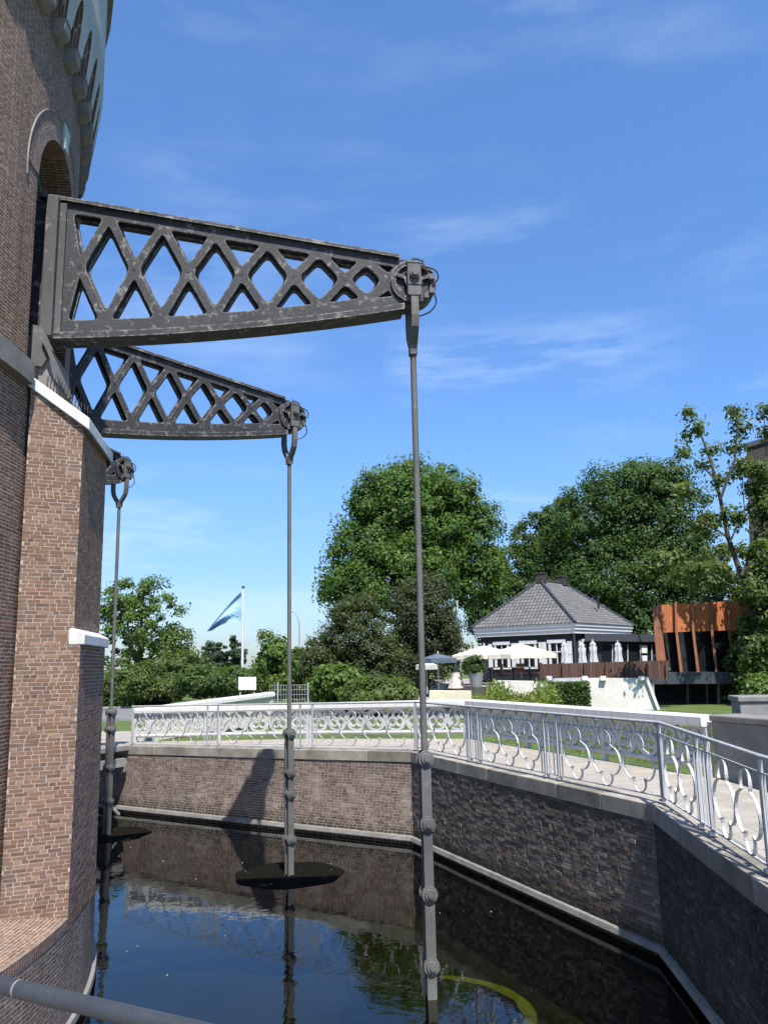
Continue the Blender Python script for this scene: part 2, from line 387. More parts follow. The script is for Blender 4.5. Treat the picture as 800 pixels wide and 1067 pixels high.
def paving(name, c, bw, bh):
    mt, nt, b, out = newmat(name)
    tc = nt.nodes.new('ShaderNodeTexCoord').outputs['Object']
    bt = nt.nodes.new('ShaderNodeTexBrick'); nt.links.new(tc, bt.inputs['Vector'])
    bt.inputs['Scale'].default_value = 1; bt.inputs['Brick Width'].default_value = bw; bt.inputs['Row Height'].default_value = bh; bt.inputs['Mortar Size'].default_value = .006
    bt.inputs['Color1'].default_value = (*c, 1); bt.inputs['Color2'].default_value = (*[x * .85 for x in c], 1); bt.inputs['Mortar'].default_value = (*[x * .4 for x in c], 1)
    g = noise(nt, tc, 1.2, 6); f = noise(nt, tc, 60, 3)
    cc = mixc(nt, ramp(nt, g, .4, .75, (0, 0, 0), (.5,) * 3), bt.outputs['Color'], tuple(x * .6 for x in c))
    cc = mixc(nt, ramp(nt, f, .5, .75, (0, 0, 0), (.4,) * 3), cc, tuple(x * .5 for x in c))
    nt.links.new(cc, b.inputs['Base Color']); b.inputs['Roughness'].default_value = .9; bump(nt, b, f, .2, .005); return mt
M['paving'] = paving('path_paving', (.38, .345, .29), .6, .4)
nt_ = M['coping'].node_tree; b_ = next(n for n in nt_.nodes if n.type == 'BSDF_PRINCIPLED'); src = b_.inputs['Base Color'].links[0].from_socket
gi = nt_.nodes.new('ShaderNodeNewGeometry'); tint = ramp(nt_, gi.outputs['Random Per Island'], 0, 1, (.68, .66, .62), (1.12, 1.1, 1.08)); nt_.links.new(mixc(nt_, 1, src, tint, 'MULTIPLY'), b_.inputs['Base Color'])
M['road'] = plain('road_asphalt', (.17, .17, .165), .9, .2, .8)
M['grass'] = plain('mown_grass', (.085, .125, .025), .95, .45, .9, bmp=.5)
M['lawn_tuft'] = leafmat('grass_blades', (.10, .15, .02), (.20, .24, .05), .3)

# leaves
M['lf_chestnut'] = leafmat('chestnut_leaves', (.034, .082, .016), (.085, .15, .028))
M['lf_dark'] = leafmat('dark_leaves', (.02, .052, .014), (.05, .095, .022), .3)
M['lf_yew'] = leafmat('yew_needles', (.022, .032, .013), (.05, .06, .022), .18)
M['lf_yewlit'] = leafmat('cypress_needles', (.028, .042, .014), (.062, .08, .024), .2)
M['lf_light'] = leafmat('light_leaves', (.05, .10, .018), (.11, .17, .035), .38)
M['lf_olive'] = leafmat('olive_leaves', (.045, .075, .018), (.10, .135, .035), .35)
M['lf_mid'] = leafmat('mid_leaves', (.032, .068, .018), (.065, .11, .026), .35)
M['lf_blue'] = leafmat('poplar_leaves', (.022, .042, .022), (.035, .06, .03), .25)

# water
mt = bpy.data.materials.new('basin_water'); mt.use_nodes = True; nt = mt.node_tree; nt.nodes.clear()
out = nt.nodes.new('ShaderNodeOutputMaterial')
tc = nt.nodes.new('ShaderNodeTexCoord').outputs['Object']
n1 = noise(nt, mapping(nt, tc, (1, .55, 1)), 1.6, 3, .5); n2 = noise(nt, tc, 9, 2, .5)
ad = nt.nodes.new('ShaderNodeMath'); ad.operation = 'MULTIPLY_ADD'; nt.links.new(n2, ad.inputs[0]); ad.inputs[1].default_value = .12; nt.links.new(n1, ad.inputs[2])
bp = N(nt, 'ShaderNodeBump', Strength=.13, Distance=.05); nt.links.new(ad.outputs[0], bp.inputs['Height'])
fr = N(nt, 'ShaderNodeFresnel', IOR=1.42); nt.links.new(bp.outputs[0], fr.inputs['Normal'])
gl = N(nt, 'ShaderNodeBsdfGlossy', Roughness=.012); gl.inputs['Color'].default_value = (.93, .95, .97, 1); nt.links.new(bp.outputs[0], gl.inputs['Normal'])
tr = nt.nodes.new('ShaderNodeBsdfTransparent'); tr.inputs['Color'].default_value = (.38, .40, .25, 1)
ms = nt.nodes.new('ShaderNodeMixShader'); nt.links.new(fr.outputs[0], ms.inputs[0]); nt.links.new(tr.outputs[0], ms.inputs[1]); nt.links.new(gl.outputs[0], ms.inputs[2])
nt.links.new(ms.outputs[0], out.inputs[0]); M['water'] = mt

# ------------------------------------------------------------------ world + sun
AZ, EL = radians(15.3), radians(58.0)
S = Vector((sin(AZ) * cos(EL), -cos(AZ) * cos(EL), sin(EL)))
w = bpy.data.worlds.new('World'); scene.world = w; w.use_nodes = True; nt = w.node_tree; nt.nodes.clear()
out = nt.nodes.new('ShaderNodeOutputWorld'); bg = nt.nodes.new('ShaderNodeBackground'); bg.inputs['Strength'].default_value = .12
sky = nt.nodes.new('ShaderNodeTexSky'); sky.sky_type = 'NISHITA'; sky.sun_disc = False
sky.sun_elevation = EL; sky.sun_rotation = atan2(S.x, S.y); sky.altitude = 0; sky.air_density = 1.0; sky.dust_density = .3; sky.ozone_density = 1.6
tcw = nt.nodes.new('ShaderNodeTexCoord').outputs['Generated']
cl1 = noise(nt, mapping(nt, tcw, (2.2, 2.2, 9.0), (.35, 0, .15)), 1.7, 7, .62)
cl2 = noise(nt, mapping(nt, tcw, (1.0, 1.0, 2.2), (3, 1, .4)), 1.9, 3, .5)
mm = nt.nodes.new('ShaderNodeMath'); mm.operation = 'MULTIPLY'
nt.links.new(ramp(nt, cl1, .46, .78), mm.inputs[0]); nt.links.new(ramp(nt, cl2, .40, .66), mm.inputs[1])
sz_ = nt.nodes.new('ShaderNodeSeparateXYZ'); nt.links.new(tcw, sz_.inputs[0])
def zband(a, b_, c, amt, lo, hi, sc):
    r = nt.nodes.new('ShaderNodeValToRGB'); e = r.color_ramp.elements; e[0].position = a; e[0].color = (0, 0, 0, 1); e[1].position = c; e[1].color = (0, 0, 0, 1)
    e.new(b_).color = (amt, amt, amt, 1); nt.links.new(sz_.outputs['Z'], r.inputs[0])
    x = ramp(nt, sz_.outputs['X'], lo, lo + .09); x2 = ramp(nt, sz_.outputs['X'], hi - .1, hi, (1, 1, 1), (0, 0, 0))
    nn = ramp(nt, noise(nt, mapping(nt, tcw, (2.0, 2.0, 13.0), (sc, .3, .1)), 3.2, 6, .6), .42, .68)
    o = mixc(nt, 1, r.outputs[0], x, 'MULTIPLY'); o = mixc(nt, 1, o, x2, 'MULTIPLY'); return mixc(nt, 1, o, nn, 'MULTIPLY')
bands = mixc(nt, 1, zband(.30, .352, .40, .55, -.06, .36, 1.7), zband(.15, .185, .215, .5, -.32, .25, 5.1), 'ADD')
mm2 = nt.nodes.new('ShaderNodeMath'); mm2.operation = 'MULTIPLY'; mm2.inputs[1].default_value = .7; mm3 = nt.nodes.new('ShaderNodeMath'); mm3.use_clamp = True; nt.links.new(mm.outputs[0], mm3.inputs[0]); nt.links.new(bands, mm3.inputs[1]); nt.links.new(mm3.outputs[0], mm2.inputs[0])
hs = N(nt, 'ShaderNodeHueSaturation', Saturation=1.17, Value=1.12); nt.links.new(sky.outputs[0], hs.inputs['Color'])
sx_ = nt.nodes.new('ShaderNodeSeparateXYZ'); nt.links.new(tcw, sx_.inputs[0])
hz_ = ramp(nt, sx_.outputs['Z'], 0.0, .62, (.35, .42, .59), (.95, 1.0, 1.12)); hz_.node.color_ramp.elements.new(.22).color = (.64, .75, .93, 1)
hs2 = mixc(nt, 1.0, hs.outputs[0], hz_, 'MULTIPLY')
skyc = mixc(nt, mm2.outputs[0], hs2, (4.6, 5.4, 6.6))
nt.links.new(skyc, bg.inputs['Color']); nt.links.new(bg.outputs[0], out.inputs[0])
sl = bpy.data.lights.new('sun', 'SUN'); sl.energy = 4.7; sl.angle = radians(.53); sl.color = (1, .955, .89)
so = bpy.data.objects.new('sun', sl); COL.objects.link(so); so.rotation_euler = S.to_track_quat('Z', 'Y').to_euler(); so.location = (5, -20, 30)
vs = scene.view_settings; vs.view_transform = 'Standard'; vs.look = 'None'; vs.gamma = 1; vs.exposure = 0.75; vs.use_curve_mapping = False

# ------------------------------------------------------------------ setting: ground, path, basin
WZ = -1.98
L2, L, A, B, E1, G1 = [Vector(p) for p in ((-13.5, 27.9, -.2), (-7.38, 24.05, -.22), (.5, 19.1, -.04), (3.56, 11.72, -.06), (3.33, 8.1, -.12), (3.05, 3.2, -.12))]
mb = MB()
inner = [Vector((-60, 57, 0)), L2, L, A, B, E1, G1, Vector((3.2, -12, 0))]
outer = [Vector((-2500, 600, 0)), Vector((-1800, 2500, 0)), Vector((-500, 2800, 0)), Vector((500, 2800, 0)), Vector((1800, 2500, 0)), Vector((2500, 800, 0)), Vector((2500, -200, 0)), Vector((2500, -1500, 0))]
GZ = -.25
for i in range(len(inner) - 1):
    q = [inner[i], inner[i + 1], outer[i + 1], outer[i]]
    mb.face([(p.x, p.y, GZ) for p in q][::-1])
tag(build('ground', mb, M['grass']), kind='structure')
# basin bed and water
mb = MB(); mb.face([(-60, -12, -3.4), (6, -12, -3.4), (6, 60, -3.4), (-60, 60, -3.4)]); tag(build('basin_bed', mb, M['mud']), kind='structure')
mb = MB(); mb.face([(p[0], p[1], WZ) for p in ((-60, -12), (3.3, -12), (3.35, 3.2), (3.55, 8.1), (3.78, 12), (.55, 19.2), (-7.3, 24.15), (-13.4, 28.0), (-60, 57.1))])
tag(build('water', mb, M['water']), kind='structure')
# road and verge seen beyond the left end
mb = MB(); mb.face([(-60, 37, GZ + .02), (-1, 37, GZ + .02), (-1, 48.5, GZ + .02), (-60, 48.5, GZ + .02)]); tag(build('road', mb, M['road']), kind='structure')
mb = MB()
mb.box((-30, 36.9, GZ + .06), 58, .25, .12); mb.box((-30, 48.6, GZ + .06), 58, .25, .12)
tag(build('kerb', mb, M['concrete']), kind='structure')
mb = MB(); mb.face([(-26, 25.5, GZ + .02), (-7.6, 25.5, GZ + .02), (-5.2, 30, GZ + .02), (-30, 32, GZ + .02)]); tag(build('forecourt', mb, M['paving']), kind='structure')
# footpath round the basin
P0, P1, P2, P3, P4 = [Vector(p) for p in ((-7.6, 25.4, -.2), (-2.2, 24.0, -.1), (2.08, 21.87, 0), (5.23, 13.96, 0), (5.9, 6, 0))]
mb = MB()
ins = [L, A, B, E1, G1, Vector((3.2, -6, 0))]; outs = [P0, P2, P3, Vector((5.75, 8.1, 0)), Vector((5.8, 3.2, 0)), Vector((5.8, -6, 0))]
mb.face([P0, L, A, P1]); mb.face([P1, A, P2])
for i in range(1, len(ins) - 1): mb.face([outs[i], ins[i], ins[i + 1], outs[i + 1]])
mb.face([L2, L, P0, Vector((-13, 29, -.2))])
tag(build('footpath', mb, M['paving']), kind='structure')
# platform the viewer stands on
RL0 = Vector((-1.1, 2.49, 1.05)); RD = Vector((.884, -.466, 0)).normalized(); RN = Vector((.466, .884, 0)).normalized()
pe = lambda t: RL0 + RD * t + RN * .28
mb = MB()
a0, a1 = pe(-4.2), pe(5.0)
poly = [(a0.x, a0.y, 0), (a1.x, a1.y, 0), (3.2, -6, 0), (-9, -6, 0), (-9, a0.y, 0)]
mb.prism([(p[0], p[1], -3.3) for p in poly], (0, 0, 3.302))
tag(build('platform', mb, M['paving']), kind='structure')

# ------------------------------------------------------------------ quay walls
def wall_normal(p, q):
    d = (q - p); n = Vector((d.y, -d.x, 0)).normalized(); return n   # towards the basin (walking L->A->B)
def quay_wall(name, label, p, q, mat, ext0=0, ext1=0, cop=.205):
    d = (q - p); d.z = 0; d.normalize(); n = wall_normal(p, q)
    root = thing(name, label, 'quay wall', (p.x, p.y, -3.3), 0)
    pp, qq = p + d * ext0, q - d * ext1
    m1 = MB()
    h0, h1 = pp.z - cop, qq.z - cop
    Lw = (qq - pp).length
    if mat in (M['bricks_far'], M['bricks_dark'], M['bricks_shade']):
        back = MB(); back.face([(pp.x, pp.y, -2.1), (qq.x, qq.y, -2.1), (qq.x, qq.y, h1), (pp.x, pp.y, h0)])
        ft = MB(); ft.face([(pp.x, pp.y, -3.5), (qq.x, qq.y, -3.5), (qq.x, qq.y, -2.1), (pp.x, pp.y, -2.1)]); build('slimy_footing', ft, M['mud'], root)
        bk = build('mortar_bed', back, M['mortar'] if mat is M['bricks_far'] else M['mortar_dark'], root)
        dk = mat is not M['bricks_far']
        lay_bricks(m1, lambda u, v, d_: Vector((pp.x, pp.y, v)) + d * u + n * d_, Lw, -2.1, max(h0, h1), .215, .062, .0115 if dk else .0135, .018 if dk else .0045, int(Lw * 100), lambda u: h0 + (h1 - h0) * u / Lw, .003 if dk else .002)
        build('brickwork', m1, mat, root)
    else:
        m1.face([(pp.x, pp.y, -3.3), (qq.x, qq.y, -3.3), (qq.x, qq.y, h1), (pp.x, pp.y, h0)], [(0, -3.3), (Lw, -3.3), (Lw, h1), (0, h0)])
        build('brickwork', m1, mat, root)
    m2 = MB(); f0 = n * .02
    nseg = max(1, round(Lw / 1.15))
    for i in range(nseg):
        a = pp.lerp(qq, i / nseg) + d * .005 + Vector((0, 0, random.uniform(-.005, .005))) + n * random.uniform(-.004, .004); c = pp.lerp(qq, (i + 1) / nseg) - d * .005; c.z = a.z + (qq.z - pp.z) / nseg
        m2.prism([a + n * .025 + Vector((0, 0, -cop)), a - n * .38 + Vector((0, 0, -cop)), a - n * .38 + Vector((0, 0, .03)), a + n * .025 + Vector((0, 0, .03))], c - a)
    build('coping', m2, M['coping'], root, bevel=.012)
    m3 = MB()
    nl = max(1, round(Lw / 2.5))
    for i in range(nl):
        a = pp.lerp(qq, i / nl) + d * .002; c = pp.lerp(qq, (i + 1) / nl) - d * .002
        za = Vector((a.x, a.y, 0)); zc = Vector((c.x, c.y, 0))
        m3.prism([za + n * .09 + Vector((0, 0, -1.89)), za - n * .02 + Vector((0, 0, -1.89)), za - n * .02 + Vector((0, 0, -1.80)), za + n * .07 + Vector((0, 0, -1.815))], zc - za)
    build('water_ledge', m3, M['stone'], root)
    return root
quay_wall('quay_wall', 'sunlit reddish brick quay wall facing the camera, with dark shadow band across it', L, A, M['bricks_far'])
quay_wall('quay_wall', 'unlit brick quay wall behind the footbridge, beside the tower', L2, L, M['brick_far'])
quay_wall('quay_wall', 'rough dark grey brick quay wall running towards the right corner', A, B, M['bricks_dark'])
quay_wall('quay_wall', 'shaded nearest quay wall at the lower right edge under the railing', B, E1, M['bricks_shade'])
quay_wall('quay_wall', 'quay wall continuing out of frame beside the viewer', E1, G1, M['brick_dark'])

# footbridge at the left end of the quay
fb = thing('footbridge', 'grey footbridge deck reaching from the quay to the tower over dark water', 'footbridge', (-9.5, 22, -.5))
mb = MB(); mb.prism([(-7.25, 24.0, -.30), (-8.6, 24.9, -.30), (-13.2, 17.0, -.30), (-11.6, 16.2, -.30)], (0, 0, .12)); build('deck', mb, M['concrete'], fb)
mb = MB(); mb.prism([(-7.3, 23.8, -.72), (-7.55, 23.95, -.72), (-11.9, 16.3, -.72), (-11.65, 16.2, -.72)], (0, 0, .22)); build('edge_beam', mb, M['concrete'], fb)
mb = MB()
for t in (0.0, .22, .5, .8):
    p = Vector((-7.75, 24.05, -.18)).lerp(Vector((-11.9, 16.7, -.18)), t); mb.bar(p, p + Vector((0, 0, 1.0)), .05, .05, (0, 1, 0))
p, q = Vector((-7.75, 24.05, .82)), Vector((-11.9, 16.7, .82)); mb.bar(p, q, .05, .05); mb.bar(p - Vector((0, 0, .8)), q - Vector((0, 0, .8)), .03, .03)
build('handrail', mb, M['rail_grey'], fb)
# mooring stick at the waterline by the bridge
mb = MB(); mb.tube([at(107, 832, 21.6), at(124, 849, 21.9)], .05, 8); tag(build('timber_pole', mb, M['stone']), 'pale slanting pole at the waterline below the footbridge', 'pole')

# ------------------------------------------------------------------ near iron railing
def lobe_path(h=1.0):
    """outline (x, z) of one hanging three-lobed motif"""
    pts = []
    def arc(cx, cz, r, a0, a1, n):
        for i in range(n + 1):
            a = radians(a0 + (a1 - a0) * i / n); pts.append((cx + r * cos(a), cz + r * sin(a)))
    arc(0, .72, .125, 90, -30, 8)
    arc(0.10, .44, .20, 75, -75, 10)
    arc(0, .21, .115, 35, -90, 8)
    left = [(-x, z) for x, z in pts[::-1]]
    return pts + left[1:-1]
LP = lobe_path()
def railing(name, label, p, q, npan, group, h=1.07, first_post=True):
    d = q - p; Ld = Vector((d.x, d.y, 0)).length; hd = Vector((d.x, d.y, 0)).normalized(); n = Vector((hd.y, -hd.x, 0))
    root = thing(name, label, 'railing', p[:], 0, group)
    pt = lambda s, z, o=0: p + d * (s / Ld) + Vector((0, 0, z)) + n * o
    m1 = MB(); m1.tube([pt(0, h), pt(Ld, h)], .024, 10); build('top_rail', m1, M['rail_grey'], root)
    m1 = MB(); m1.bar(pt(0, .86 * h), pt(Ld, .86 * h), .018, .012); m1.bar(pt(0, .085), pt(Ld, .085), .03, .014); build('cross_rails', m1, M['rail_grey'], root)
    pl = Ld / npan
    pst = []
    for k in range(npan + 1):
        if k == 0 and not first_post: continue
        pst += [min(max(k * pl, .02), Ld - .02)] if k in (0, npan) else [k * pl - .19, k * pl + .19]
    for s in pst:
        m1 = MB(); m1.bar(pt(s, .03), pt(s, h - .02), .04, .04, hd)
        m1.box(pt(s, .045), .09, .09, .03, hd, n); build('post', m1, M['rail_grey'], root)
    for k in range(npan):
        m1 = MB(); s0 = k * pl; ea, eb = (.12 if k == 0 else .34), (.12 if k == npan - 1 else .34)
        for o in ([.06] if k == 0 else [.065, .30]) + ([pl - .06] if k == npan - 1 else [pl - .30, pl - .065]): m1.bar(pt(s0 + o, .085), pt(s0 + o, .86 * h), .022, .012, hd)
        wd_ = pl - ea - eb; nm = max(1, round(wd_ / .70)); sp = wd_ / nm
        for j in range(nm):
            c = s0 + ea + sp * (j + .5)
            m1.ribbon([pt(c + x * min(1.12, sp / .62), (z - .01) * h) for x, z in LP], n, .036, .008, True)
            m1.bar(pt(c, .83 * h), pt(c, .86 * h), .012, .012, hd)
        build('scroll_panel', m1, M['rail_grey'], root)
    return root
RG = 'painted scroll railing round the basin'
up = Vector((0, 0, .03))
off = lambda p, n: p - n * .16 + up
nLA, nAB, nBE, nEG = wall_normal(L, A), wall_normal(A, B), wall_normal(B, E1), wall_normal(E1, G1)
cA = A - (nLA + nAB).normalized() * .17 + up; cB = B - (nAB + nBE).normalized() * .17 + up; cE = E1 - nBE * .16 + up
railing('iron_railing', 'farthest run of scroll railing, on top of the sunlit brick quay', off(L, nLA), cA, 3, RG)
railing('iron_railing', 'middle run of scroll railing on the dark quay, up to the corner post', cA, cB, 3, RG, first_post=False)
railing('iron_railing', 'nearest run of scroll railing, at the right edge, seen at a slant', cB, cE, 2, RG, first_post=False)
railing('iron_railing', 'scroll railing continuing out of frame towards the viewer', cE, off(G1, nEG), 2, RG, first_post=False)

# ------------------------------------------------------------------ far white parapet with ring tracery
def parapet(label, pts, widths=.26, group='white ring parapets'):
    root = thing('white_parapet', label, 'parapet', pts[0][:], 0, group)
    for i in range(len(pts) - 1):
        p, q = pts[i], pts[i + 1]; d = q - p; Ld = Vector((d.x, d.y, 0)).length; hd = Vector((d.x, d.y, 0)).normalized(); n = Vector((hd.y, -hd.x, 0))
        pt = lambda s, z, o=0: p + d * (s / Ld) + Vector((0, 0, z)) + n * o
        m1 = MB(); prof = [(-.12, .80), (.12, .80), (.14, .84), (.14, .95), (.10, .985), (-.10, .985), (-.14, .95), (-.14, .84)]
        m1.prism([pt(0, z, o) for o, z in prof], d); build('coping', m1, M['white'], root)
        m1 = MB(); m1.tube([pt(0, .17), pt(Ld, .17)], .055, 10); build('bottom_rail', m1, M['white_worn'], root)
        nr = max(1, round(Ld / .60)); sp = Ld / nr
        m1 = MB()
        for k in range(nr):
            c = sp * (k + .5); R = min(.33, sp * .47)
            zc = .51
            m1.ribbon([pt(c + R * cos(a), zc + .285 * sin(a)) for a in np.linspace(0, 2 * pi, 25)[:-1]], n, .07, .068, True)
            for a0 in (90, 210, 330):
                cx, cz = c + .125 * cos(radians(a0)), zc + .125 * sin(radians(a0))
                m1.ribbon([pt(cx + .105 * cos(a), cz + .105 * sin(a)) for a in np.linspace(0, 2 * pi, 13)[:-1]], n, .06, .05, True)
        build('ring_tracery', m1, M['white_worn'], root)
        npst = max(1, round(Ld / 3.2))
        for k in range(npst + 1):
            s = min(max(Ld * k / npst, .06), Ld - .06)
            m1 = MB(); m1.bar(pt(s, .0), pt(s, .80), .10, .10, hd); build('post', m1, M['white_worn'], root)
    return root
parapet('white coped parapet with ring tracery along the far side of the footpath', [P0, P1, P2, P3])
# second parapet leading away from the left end
sp0, sp1 = Vector((-7.35, 25.9, -.24)), Vector((-4.35, 31.6, -.02))
sec = thing('approach_parapet', 'white topped parapet with cream panel leading away behind the ring parapet', 'parapet', sp0[:])
d = (sp1 - sp0); hd = Vector((d.x, d.y, 0)).normalized(); n = Vector((hd.y, -hd.x, 0))
mb = MB(); mb.prism([sp0 + n * o + Vector((0, 0, z)) for o, z in ((-.17, .86), (.17, .86), (.17, .97), (.1, 1.02), (-.1, 1.02), (-.17, .97))], d); build('coping', mb, M['white'], sec)
mb = MB(); mb.prism([sp0 + n * o + Vector((0, 0, z)) for o, z in ((-.07, -.02), (.07, -.02), (.07, .86), (-.07, .86))], d); build('panel', mb, M['cream'], sec)
for t in (.02, .35, .68, .98):
    mb = MB(); c = sp0.lerp(sp1, t); mb.box(c + Vector((0, 0, .42)), .22, .22, .86, hd, n); build('pier', mb, M['white_worn'], sec)

# concrete abutment at the right
ab = thing('abutment', 'grey weathered concrete abutment with stone coping at the right end of parapet', 'abutment', (5.5, 13.4, -.25))
q0, q1 = Vector((5.26, 13.9, 0)), Vector((6.1, 11.6, 0)); dv = (q1 - q0); hn = Vector((-dv.y, dv.x, 0)).normalized()
mb = MB(); mb.prism([q0 + Vector((0, 0, -.25)), q1 + Vector((0, 0, -.25)), q1 + hn * .5 + Vector((0, 0, -.25)), q0 + hn * .5 + Vector((0, 0, -.25))], (0, 0, 1.14)); build('body', mb, M['concrete'], ab, bevel=.015)
mb = MB(); o_ = hn * -.04; mb.prism([q0 + o_ + Vector((0, 0, .892)), q1 + o_ + Vector((0, 0, .892)), q1 + hn * .54 + Vector((0, 0, .892)), q0 + hn * .54 + Vector((0, 0, .892))], (0, 0, .1)); build('coping', mb, M['stone'], ab, bevel=.02)
q2 = q0 + hn * .62; q3 = q2 + Vector((2.2, -.35, 0))
mb = MB(); mb.prism([q2 + Vector((0, 0, -.25)), q3 + Vector((0, 0, -.25)), q3 + Vector((.1, .6, -.25)), q2 + Vector((.1, .6, -.25))], (0, 0, 1.42)); build('rear_block', mb, M['concrete'], ab, bevel=.02)
mb = MB(); mb.prism([q2 + Vector((-.03, -.03, 1.172)), q3 + Vector((.03, -.03, 1.172)), q3 + Vector((.13, .63, 1.172)), q2 + Vector((.07, .63, 1.172))], (0, 0, .09)); build('cap', mb, M['stone'], ab, bevel=.015)

# guard rail in front of the viewer
gr = thing('guard_rail', 'dark blue grey pipe guard rail crossing the bottom left corner', 'guard rail', (RL0 + RD * .5 - Vector((0, 0, 1.05)))[:])
mb = MB(); mb.tube([RL0 + RD * -3.6, RL0 + RD * 4.2], .023, 16); build('top_rail', mb, M['guard'], gr)
mb = MB()
for z in (.55, .15): mb.tube([RL0 + RD * -3.6 - Vector((0, 0, 1.05 - z)), RL0 + RD * 4.2 - Vector((0, 0, 1.05 - z))], .016, 10)
build('lower_rails', mb, M['guard'], gr)
for t in (-3.5, -1.6, .9, 2.6, 4.1):
    mb = MB(); p = RL0 + RD * t; mb.tube([(p.x, p.y, 0), (p.x, p.y, 1.04)], .02, 10); mb.disc((p.x, p.y, 0), (0, 0, 1), .06, .012); build('post', mb, M['guard'], gr)
mb = MB(); p = RL0 + RD * .085; mb.tube([p - RD * .0025, p + RD * .0025], .0237, 16); build('joint_ring', mb, M['concrete'], gr)

# ------------------------------------------------------------------ pumping station tower
CX, CY = -13.06, 8.79
def T(th, R, z): a = radians(th); return Vector((CX + R * cos(a), CY + R * sin(a), z))
TH0, DTH = 7.9, 27.45
RW, OH = 8.9, 6.0                                  # wall radius, opening half angle
SILL, SPR, RAD = 5.5, 7.92, .932
tw = thing('pumping_station', 'round brick pumping station tower with arched openings and grey crenellated cornice at left', 'tower', (CX, CY, -3.3))
cent = [TH0 + DTH * k for k in range(-6, 8) if -180 < TH0 + DTH * k < 180][:13]
def arch_z(dth):
    x = abs(dth) / OH * RAD
    return SPR + math.sqrt(max(0, RAD * RAD - x * x))
mb = MB()
th = set(np.round(np.arange(-180, 180.01, 2.0), 4).tolist())
fine = [-OH + 2 * OH * i / 24 for i in range(25)]
OC = .9; vis = [c + OC for c in cent]
for c in vis:
    th |= set(round(c + f, 4) for f in fine)
th = sorted(t for t in th if -180 <= t <= 180)
def owner(t):
    for c in vis:
        if abs(t - c) < OH - 1e-3: return c
    return None
def wq(t0, t1, za0, za1, zb0, zb1, R=RW):
    u0_, u1_ = radians(t0) * R, radians(t1) * R
    mb.face([T(t0, R, za0), T(t1, R, za1), T(t1, R, zb1), T(t0, R, zb0)], [(u0_, za0), (u1_, za1), (u1_, zb1), (u0_, zb0)], True)
for t0, t1 in zip(th[:-1], th[1:]):
    c = owner((t0 + t1) / 2)
    if c is None: wq(t0, t1, -.8, -.8, 13, 13)
    else:
        wq(t0, t1, -.8, -.8, SILL, SILL)
        wq(t0, t1, arch_z(t0 - c), arch_z(t1 - c), 13, 13)
build('wall', mb, M['brick_wall'], tw)
# plinth: lower cylinder with brick ledge
def ring(prof, t0, t1, st, mat, name, parent=tw, uvs=True):
    m1 = MB(); ts = np.arange(t0, t1 + 1e-6, (t1 - t0) / max(1, round((t1 - t0) / st)))
    vv = [0]
    for i in range(1, len(prof)): vv.append(vv[-1] + hypot(prof[i][0] - prof[i - 1][0], prof[i][1] - prof[i - 1][1]))
    for j in range(len(ts) - 1):
        for i in range(len(prof) - 1):
            (Ra, za), (Rb, zb) = prof[i], prof[i + 1]
            vert = abs(zb - za) > abs(Rb - Ra)
            va, vb = (za, zb) if vert else (vv[i], vv[i + 1])
            m1.face([T(ts[j], Ra, za), T(ts[j + 1], Ra, za), T(ts[j + 1], Rb, zb), T(ts[j], Rb, zb)],
                    [(radians(ts[j]) * Ra, va), (radians(ts[j + 1]) * Ra, va), (radians(ts[j + 1]) * Ra, vb), (radians(ts[j]) * Ra, vb)], True)
    return build(name, m1, mat, parent)
RP = 9.575
ring([(RP, -3.3), (RP, -.85)], -180, 180, 1.5, M['brick_plinth'], 'plinth')
for i, c in enumerate(vis):
    nxt = vis[(i + 1) % len(vis)] + (360 if i == len(vis) - 1 else 0)
    if nxt - c < 8: continue
    ta_, tb_ = (c + 5.5, nxt - 3.95) if -60 < c < 75 else (c - 3, nxt + 3)
    ring([(RP, -.85), (RP + .003, -.85), (RP + .003, -.735), (RP - .02, -.722)], ta_, tb_, 1.5, M['brick_edge'], 'plinth_edge_course')
    ring([(RP - .02, -.722), (RW - .05, -.65)], ta_, tb_, 1.5, M['brick_lit'], 'plinth_ledge')
ring([(RP, -1.90), (RP + .05, -1.90), (RP + .045, -1.83), (RP, -1.82)], -180, 180, 1.5, M['stone'], 'water_ledge')
